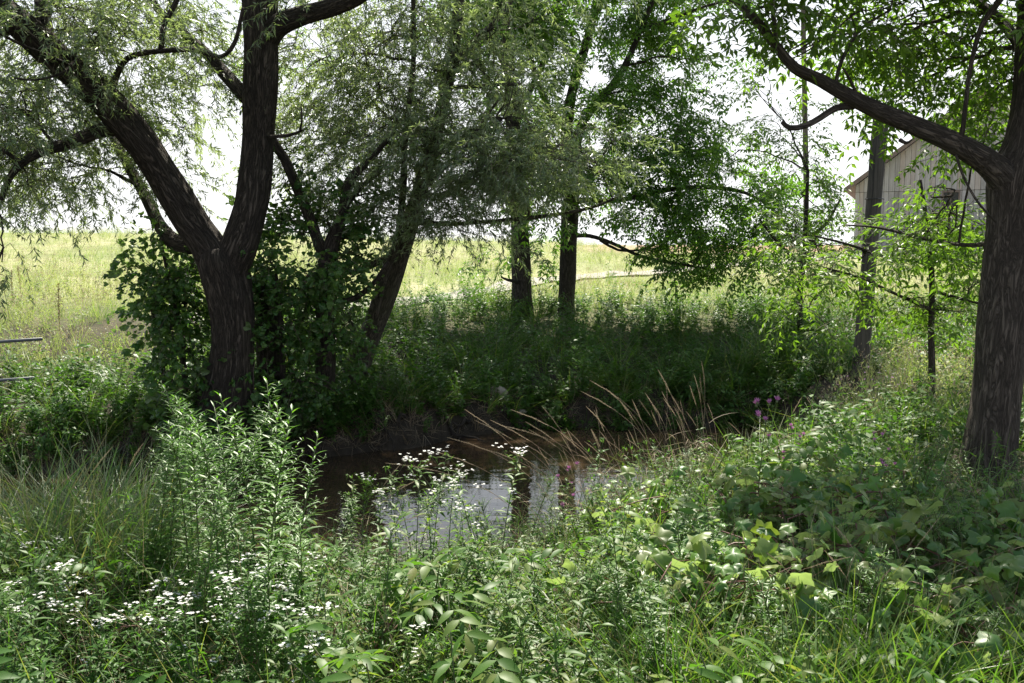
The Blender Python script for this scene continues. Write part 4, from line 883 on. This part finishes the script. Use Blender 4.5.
o = scatter('sunny_bank_grass', 1500, mt, wedge(820, 1350, 8.6, 16), (.5, .95), .2, cond=lambda x, y: x > 3.4)
o['label'] = 'pale sunlit grass round the weathered pole and the thin sapling'; o['category'] = 'grass'
fb = [bank_weed(.7) for _ in range(4)]
for g_ in fb: g_.d['meadow'] = g_.d.pop('bankweed')
o = scatter('meadow_herbs', 1500, fb, wedge(-330, 1350, 15, 60, .9), (.5, 1.0), .2, cond=lambda x, y: ((y > 20.5) | (x < -5.5) | (x > 5.5)) & (np.sin(x * .8 + 2 * np.sin(y * .21)) * np.cos(y * .37 + x * .2) > .15) & (path_dist(x, y + .45) > 1.25) & ~((y > 50) & (x > 6)))
o['label'] = 'leafy green herb patches in the sunlit meadow'; o['category'] = 'herbs'
o = scatter('meadow_grass', 19000, mt, wedge(-330, 1350, 13.2, 74, .85), (.55, 1.05), .15, wm, cond=lambda x, y: ((y > 20.5) | (x < -5.5) | (x > 5.5)) & (path_dist(x, y + .45) > 1.25) & ~((y > 50) & (x > 6)))
o['label'] = 'pale sunlit meadow grass with scattered flowers on the rise'; o['category'] = 'grass'

g0 = len(bpy.data.objects)
for k, (px, off, L) in enumerate([(330, .1, .6), (365, .25, .7), (400, .15, .5), (430, .3, .8), (468, .1, .5), (515, .2, .6), (60, .2, .7), (20, .15, .6), (110, .2, .5)]):
    D0 = 11.5
    for _ in range(6): D0 = float(y_far(gx(px, D0))) + off
    x = gx(px, D0); n = 9; t = np.linspace(0, 1, n); sg = U(-1, 1)
    xs = x + sg * L * t + rng.normal(size=n) * .02; ys = D0 + .25 - t * .3 + rng.normal(size=n) * .02
    zs = np.maximum(height(xs, ys), WATER - .05) + .03 + .07 * np.sin(t * 3.1)
    g = G(); tube(g, 'ash_bark', np.stack([xs, ys, zs], -1), np.linspace(.03, .008, n), 7, .1, k)
    for q in range(3):
        a = np.array([xs[2 + q * 2], ys[2 + q * 2], zs[2 + q * 2]]); b = a + np.array([U(-.25, .25), -.12, -.2]); tube(g, 'ash_bark', np.array([a, (a + b) / 2 + [0, -.03, .04], b]), [.01, .007, .003], 5, 0, q)
    obj('exposed_root', make_mesh('exposed_root', g, smooth=True, bark=True), None, 'gnarled root hanging out of the eroded far bank above the water', 'root', 'exposed roots along the far bank')
# ============================================================ STONES, ROOTS
def stone(px, D, s, label):
    n, m_ = 12, 8; g = G(); th, ph = np.meshgrid(np.linspace(0, 2 * math.pi, n, endpoint=False), np.linspace(.1, math.pi - .1, m_))
    r = s * (1 + .18 * np.sin(th * 2 + U(0, 6)) * np.sin(ph * 2) + .1 * np.sin(th * 3 + ph * 4 + U(0, 6)))
    V = np.stack([r * np.sin(ph) * np.cos(th), r * np.sin(ph) * np.sin(th) * .8, r * np.cos(ph) * .6], -1).reshape(-1, 3)
    i = np.arange(m_ - 1)[:, None] * n; j = np.arange(n)[None]; Q = np.stack([i + j, i + n + j, i + n + (j + 1) % n, i + (j + 1) % n], -1).reshape(-1, 4)
    T = [[0 + k, 0 + (k + 1) % n, m_ * n] for k in range(n)] + [[(m_ - 1) * n + (k + 1) % n, (m_ - 1) * n + k, m_ * n + 1] for k in range(n)]
    V = np.vstack([V, [0, 0, s * .6], [0, 0, -s * .6]]); g.add('rock', V, Q, T); x = gx(px, D)
    return obj('stone', make_mesh('stone', g, smooth=True), None, label, 'stone', None, None, (x, D, float(height(x, D)) + s * .25))
stone(497, 13.9, .15, 'pale flat stone catching the light at the foot of the far bank')
stone(521, 13.75, .09, 'small grey stone just right of the pale flat stone')
stone(455, 13.2, .08, 'small dark stone at the waterline left of the pale flat stone')

# ============================================================ POLES, WIRE, PIPES
def box(g, m, lo, hi):
    x0, y0, z0 = lo; x1, y1, z1 = hi
    V = [[x0, y0, z0], [x1, y0, z0], [x1, y1, z0], [x0, y1, z0], [x0, y0, z1], [x1, y0, z1], [x1, y1, z1], [x0, y1, z1]]
    g.add(m, V, [[0, 3, 2, 1], [4, 5, 6, 7], [0, 1, 5, 4], [1, 2, 6, 5], [2, 3, 7, 6], [3, 0, 4, 7]])
DP = 13.0
s = spline(limb_px([(858, 400, DP, 17), (861, 370, DP, 16), (868, 270, DP, 15.5), (876, 180, DP, 15), (881, 112, DP, 14.5)]), .15)
e = empty('wooden_pole', (*s[0][:2], float(height(*s[0][:2]))), 'weathered dark wooden pole tilting slightly right in front of the barn', 'pole')
g = G(); tube(g, 'pole_wood', s[:, :3], s[:, 3], 14, .05, 2.0); part('shaft', g, e, smooth=True, bark=True)
g = G(); b = P(874, 199, DP)
tube(g, 'wire', [b + [-.13, -.02, 0], b + [0, -.135, 0.0], b + [.13, -.02, 0]], [.008] * 3, 5); part('wire_band', g, e)
s = spline(limb_px([(806, 262, 48, 6), (806, 180, 48, 5.5), (804, 60, 48, 5), (802, -60, 48, 4.5)]), .8)
e = empty('utility_pole', (*s[0][:2], float(height(*s[0][:2]))), 'tall thin distant utility pole left of the barn', 'pole')
g = G(); tube(g, 'pole_wood', s[:, :3], s[:, 3], 10, 0, 2.0); part('shaft', g, e, smooth=True, bark=True)
g = G(); t = P(802, -50, 48); box(g, 'pole_wood', t + [-1.2, -.16, -.06], t + [1.2, -.145 + .1, .06]); part('crossarm', g, e)
a, b = P(803, 120, 47.9), P(852, 184, 50.9); t = np.linspace(0, 1, 14)[:, None]; c = a + (b - a) * t - 4 * t * (1 - t) * np.array([0, 0, .35])
g = G(); tube(g, 'wire', c, [.012] * 14, 4); obj('power_cable', make_mesh('power_cable', g), None, 'thin sagging cable from the utility pole to the barn eave', 'cable')
# pipes at left edge
DL = 12.2
e = empty('pipe_railing', (gx(-60, DL), DL, float(height(gx(-60, DL), DL))), 'two level grey metal pipes jutting in from the left edge over the meadow', 'railing')
for r0, r1, nm in ((342, 339, 42), (382, 378, 34)):
    g = G(); a = P(-190, r0 + 12, DL + .3); b = P(nm, r1, DL); tube(g, 'steel', np.array([a + (b - a) * t for t in np.linspace(0, 1, 6)]), [.021] * 6, 12); part('rail', g, e, smooth=True)
for px in (-60, -170):
    g = G(); x = gx(px, DL + .12); z = float(height(x, DL + .15)); tube(g, 'steel', np.array([[x, DL + .14, z - .3], [x, DL + .14, z + .3], [x, DL + .14, P(px, 336, DL)[2] + .06]]), [.03] * 3, 12); part('post', g, e, smooth=True)

# ============================================================ BARN
def barn():
    DB = 51.0; xL = gx(852, DB); W = 12.0; xR = xL + W; zb = float(height(xL + 4, DB)) - .4
    z_e = P(852, 184, DB)[2]; z_r = z_e + .76 * W / 2; xm = xL + W / 2; LEN = 18
    e = empty('barn', (xm, DB + LEN / 2, zb), 'weathered grey board barn with a gable roof behind the trees at right', 'barn')
    def roofz(x): return z_e + (z_r - z_e) * (1 - abs(x - xm) / (W / 2))
    zs = P(852, 186, DB)[2] - .35
    # wall: vertical boards of slightly different depth, upper tier overlapping the lower one
    g = G(); x = xL
    while x < xR - .05:
        w = min(U(.2, .3), xR - x); d = U(0, .025); x1 = x + w - .015
        g.add('boards', [[x, DB - d, zb], [x1, DB - d, zb], [x1, DB - d, zs], [x, DB - d, zs], [x, DB + .05, zb], [x1, DB + .05, zb], [x1, DB + .05, zs], [x, DB + .05, zs]],
              [[0, 1, 2, 3], [0, 3, 7, 4], [1, 5, 6, 2], [3, 2, 6, 7]])
        za, zc = roofz(x) - .1, roofz(x1) - .1; u = U(.035, .055)
        g.add('boards', [[x, DB - u, zs + .02], [x1, DB - u, zs + .02], [x1, DB - u, zc], [x, DB - u, za], [x, DB + .05, zs + .02], [x1, DB + .05, zs + .02], [x1, DB + .05, zc], [x, DB + .05, za]],
              [[0, 1, 2, 3], [0, 3, 7, 4], [1, 5, 6, 2], [0, 4, 5, 1]])
        x += w
    part('front_wall', g, e)
    for nm, xx, q in (('side_wall', xL, 1), ('side_wall', xR, -1)):
        g = G(); y = DB + .06
        while y < DB + LEN:
            w = U(.2, .3); d = U(0, .02) * q; g.add('boards', [[xx - d, y, zb], [xx - d, y + w - .015, zb], [xx - d, y + w - .015, z_e], [xx - d, y, z_e]], [[0, 1, 2, 3][::1 if q < 0 else -1]]); y += w
        part(nm, g, e)
    g = G(); box(g, 'dark', (xL + .08, DB + .06, zb), (xR - .08, DB + LEN, z_e - .1)); 
    g.add('dark', [[xL + .3, DB + .07, z_e - .1], [xR - .3, DB + .07, z_e - .1], [xm, DB + .07, z_r - .3]], None, [[0, 1, 2]]); part('dark_filler', g, e)  # filler behind the boards; the barn's inner darkness is put into its colour
    g = G(); ov = .55
    for sgn in (-1, 1):
        x0 = xm + sgn * (W / 2 + ov); zz = z_e - ov * .76; n_ = 18
        A = np.array([[xm, z_r + .05], [x0, zz + .05], [x0, zz + .17], [xm, z_r + .17]])
        V = [[p[0], yy, p[1]] for yy in (DB - .5, DB + LEN + .5) for p in A]
        g.add('roof', V, [[0, 1, 2, 3], [7, 6, 5, 4], [0, 4, 5, 1], [3, 2, 6, 7], [1, 5, 6, 2]])
    part('roof', g, e)
    g = G()
    for sgn in (-1, 1):
        x0 = xm + sgn * (W / 2 + ov + .02); zz = z_e - (ov + .02) * .76
        g.add('trim', [[xm, DB - .56, z_r - .08], [x0, DB - .56, zz - .08], [x0, DB - .56, zz + .18], [xm, DB - .56, z_r + .18], [xm, DB - .503, z_r - .08], [x0, DB - .503, zz - .08], [x0, DB - .503, zz + .18], [xm, DB - .503, z_r + .18]],
              [[0, 1, 2, 3], [4, 7, 6, 5], [0, 4, 5, 1], [3, 2, 6, 7], [1, 5, 6, 2]])
    part('verge_board', g, e)
    g = G(); wx = gx(938, DB); wz = P(938, 204, DB)[2]; box(g, 'dark', (wx - .35, DB - .09, wz - .5), (wx + .35, DB - .062, wz + .5)); wn = part('window', g, e); g = G(); a_, b_ = DB - .13, DB - .093
    for x0, x1, z0, z1 in ((wx - .42, wx + .42, wz + .5, wz + .6), (wx - .42, wx + .42, wz - .6, wz - .5), (wx - .42, wx - .35, wz - .5, wz + .5), (wx + .35, wx + .42, wz - .5, wz + .5), (wx - .02, wx + .02, wz - .5, wz + .5)): box(g, 'trim', (x0, a_, z0), (x1, b_, z1))
    obj('frame', (lambda me: (me.transform(__import__('mathutils').Matrix.Translation(-e.location)), me)[1])(make_mesh('frame', g)), wn)
    A = -math.radians(23); pv = Vector((xL, DB, 0)); r_ = Vector(e.location) - pv
    e.location = (pv.x + r_.x * math.cos(A) - r_.y * math.sin(A), pv.y + r_.x * math.sin(A) + r_.y * math.cos(A), r_.z); e.rotation_euler = (0, 0, A)
barn()

# ============================================================ LIGHT, SKY, CAMERA
SUN_EL, SUN_AZ = math.radians(56), math.radians(4)      # azimuth from +Y towards +X
w_ = bpy.data.worlds.new('World'); sc.world = w_; w_.use_nodes = True; nt = w_.node_tree; nt.nodes.clear()
sky = nt.nodes.new('ShaderNodeTexSky'); sky.sky_type = 'NISHITA'; sky.sun_disc = False; sky.sun_elevation = SUN_EL; sky.sun_rotation = SUN_AZ
sky.air_density = 1.2; sky.dust_density = 2.0; sky.ozone_density = 1.0
# bright summer haze low over the horizon, thinning towards the zenith
tc = nt.nodes.new('ShaderNodeTexCoord'); sx = nt.nodes.new('ShaderNodeSeparateXYZ'); nt.links.new(tc.outputs['Generated'], sx.inputs[0])
mr = nt.nodes.new('ShaderNodeMapRange'); mr.interpolation_type = 'SMOOTHSTEP'; mr.inputs[1].default_value = .12; mr.inputs[2].default_value = .5; mr.inputs[3].default_value = .92; mr.inputs[4].default_value = .05; nt.links.new(sx.outputs['Z'], mr.inputs[0])
mx = nt.nodes.new('ShaderNodeMix'); mx.data_type = 'RGBA'; nt.links.new(mr.outputs[0], mx.inputs[0]); nt.links.new(sky.outputs[0], mx.inputs[6]); mx.inputs[7].default_value = (8.2, 8.3, 8.5, 1)
bg = nt.nodes.new('ShaderNodeBackground'); bg.inputs[1].default_value = .08; ow = nt.nodes.new('ShaderNodeOutputWorld')
nt.links.new(mx.outputs[2], bg.inputs[0]); nt.links.new(bg.outputs[0], ow.inputs[0])
sl = bpy.data.lights.new('sun', 'SUN'); sl.energy = 5.0; sl.angle = math.radians(.5); sl.color = (1, .94, .82)
so = bpy.data.objects.new('sun', sl); C.objects.link(so)
dirv = Vector((-math.sin(SUN_AZ) * math.cos(SUN_EL), -math.cos(SUN_AZ) * math.cos(SUN_EL), -math.sin(SUN_EL)))
so.rotation_euler = dirv.to_track_quat('-Z', 'Y').to_euler(); so.location = (0, 0, 30)
cam = bpy.data.cameras.new('camera'); co = bpy.data.objects.new('camera', cam); C.objects.link(co); sc.camera = co
cam.sensor_width = 36; cam.lens = F_PX / 1024 * 36; cam.clip_start = .05; cam.clip_end = 4000
co.location = CAM; co.rotation_euler = (math.pi / 2 - TH, 0, 0)
sc.render.resolution_x, sc.render.resolution_y = 1024, 683
sc.view_settings.view_transform = 'Standard'; sc.view_settings.look = 'None'; sc.view_settings.gamma = 1; sc.view_settings.exposure = 1.15
cy = sc.cycles; cy.max_bounces = 7; cy.diffuse_bounces = 4; cy.glossy_bounces = 3; cy.transmission_bounces = 4; cy.use_denoising = True
cy.caustics_reflective = False; cy.caustics_refractive = False
try: cy.denoiser = 'OPENIMAGEDENOISE'
except Exception: pass
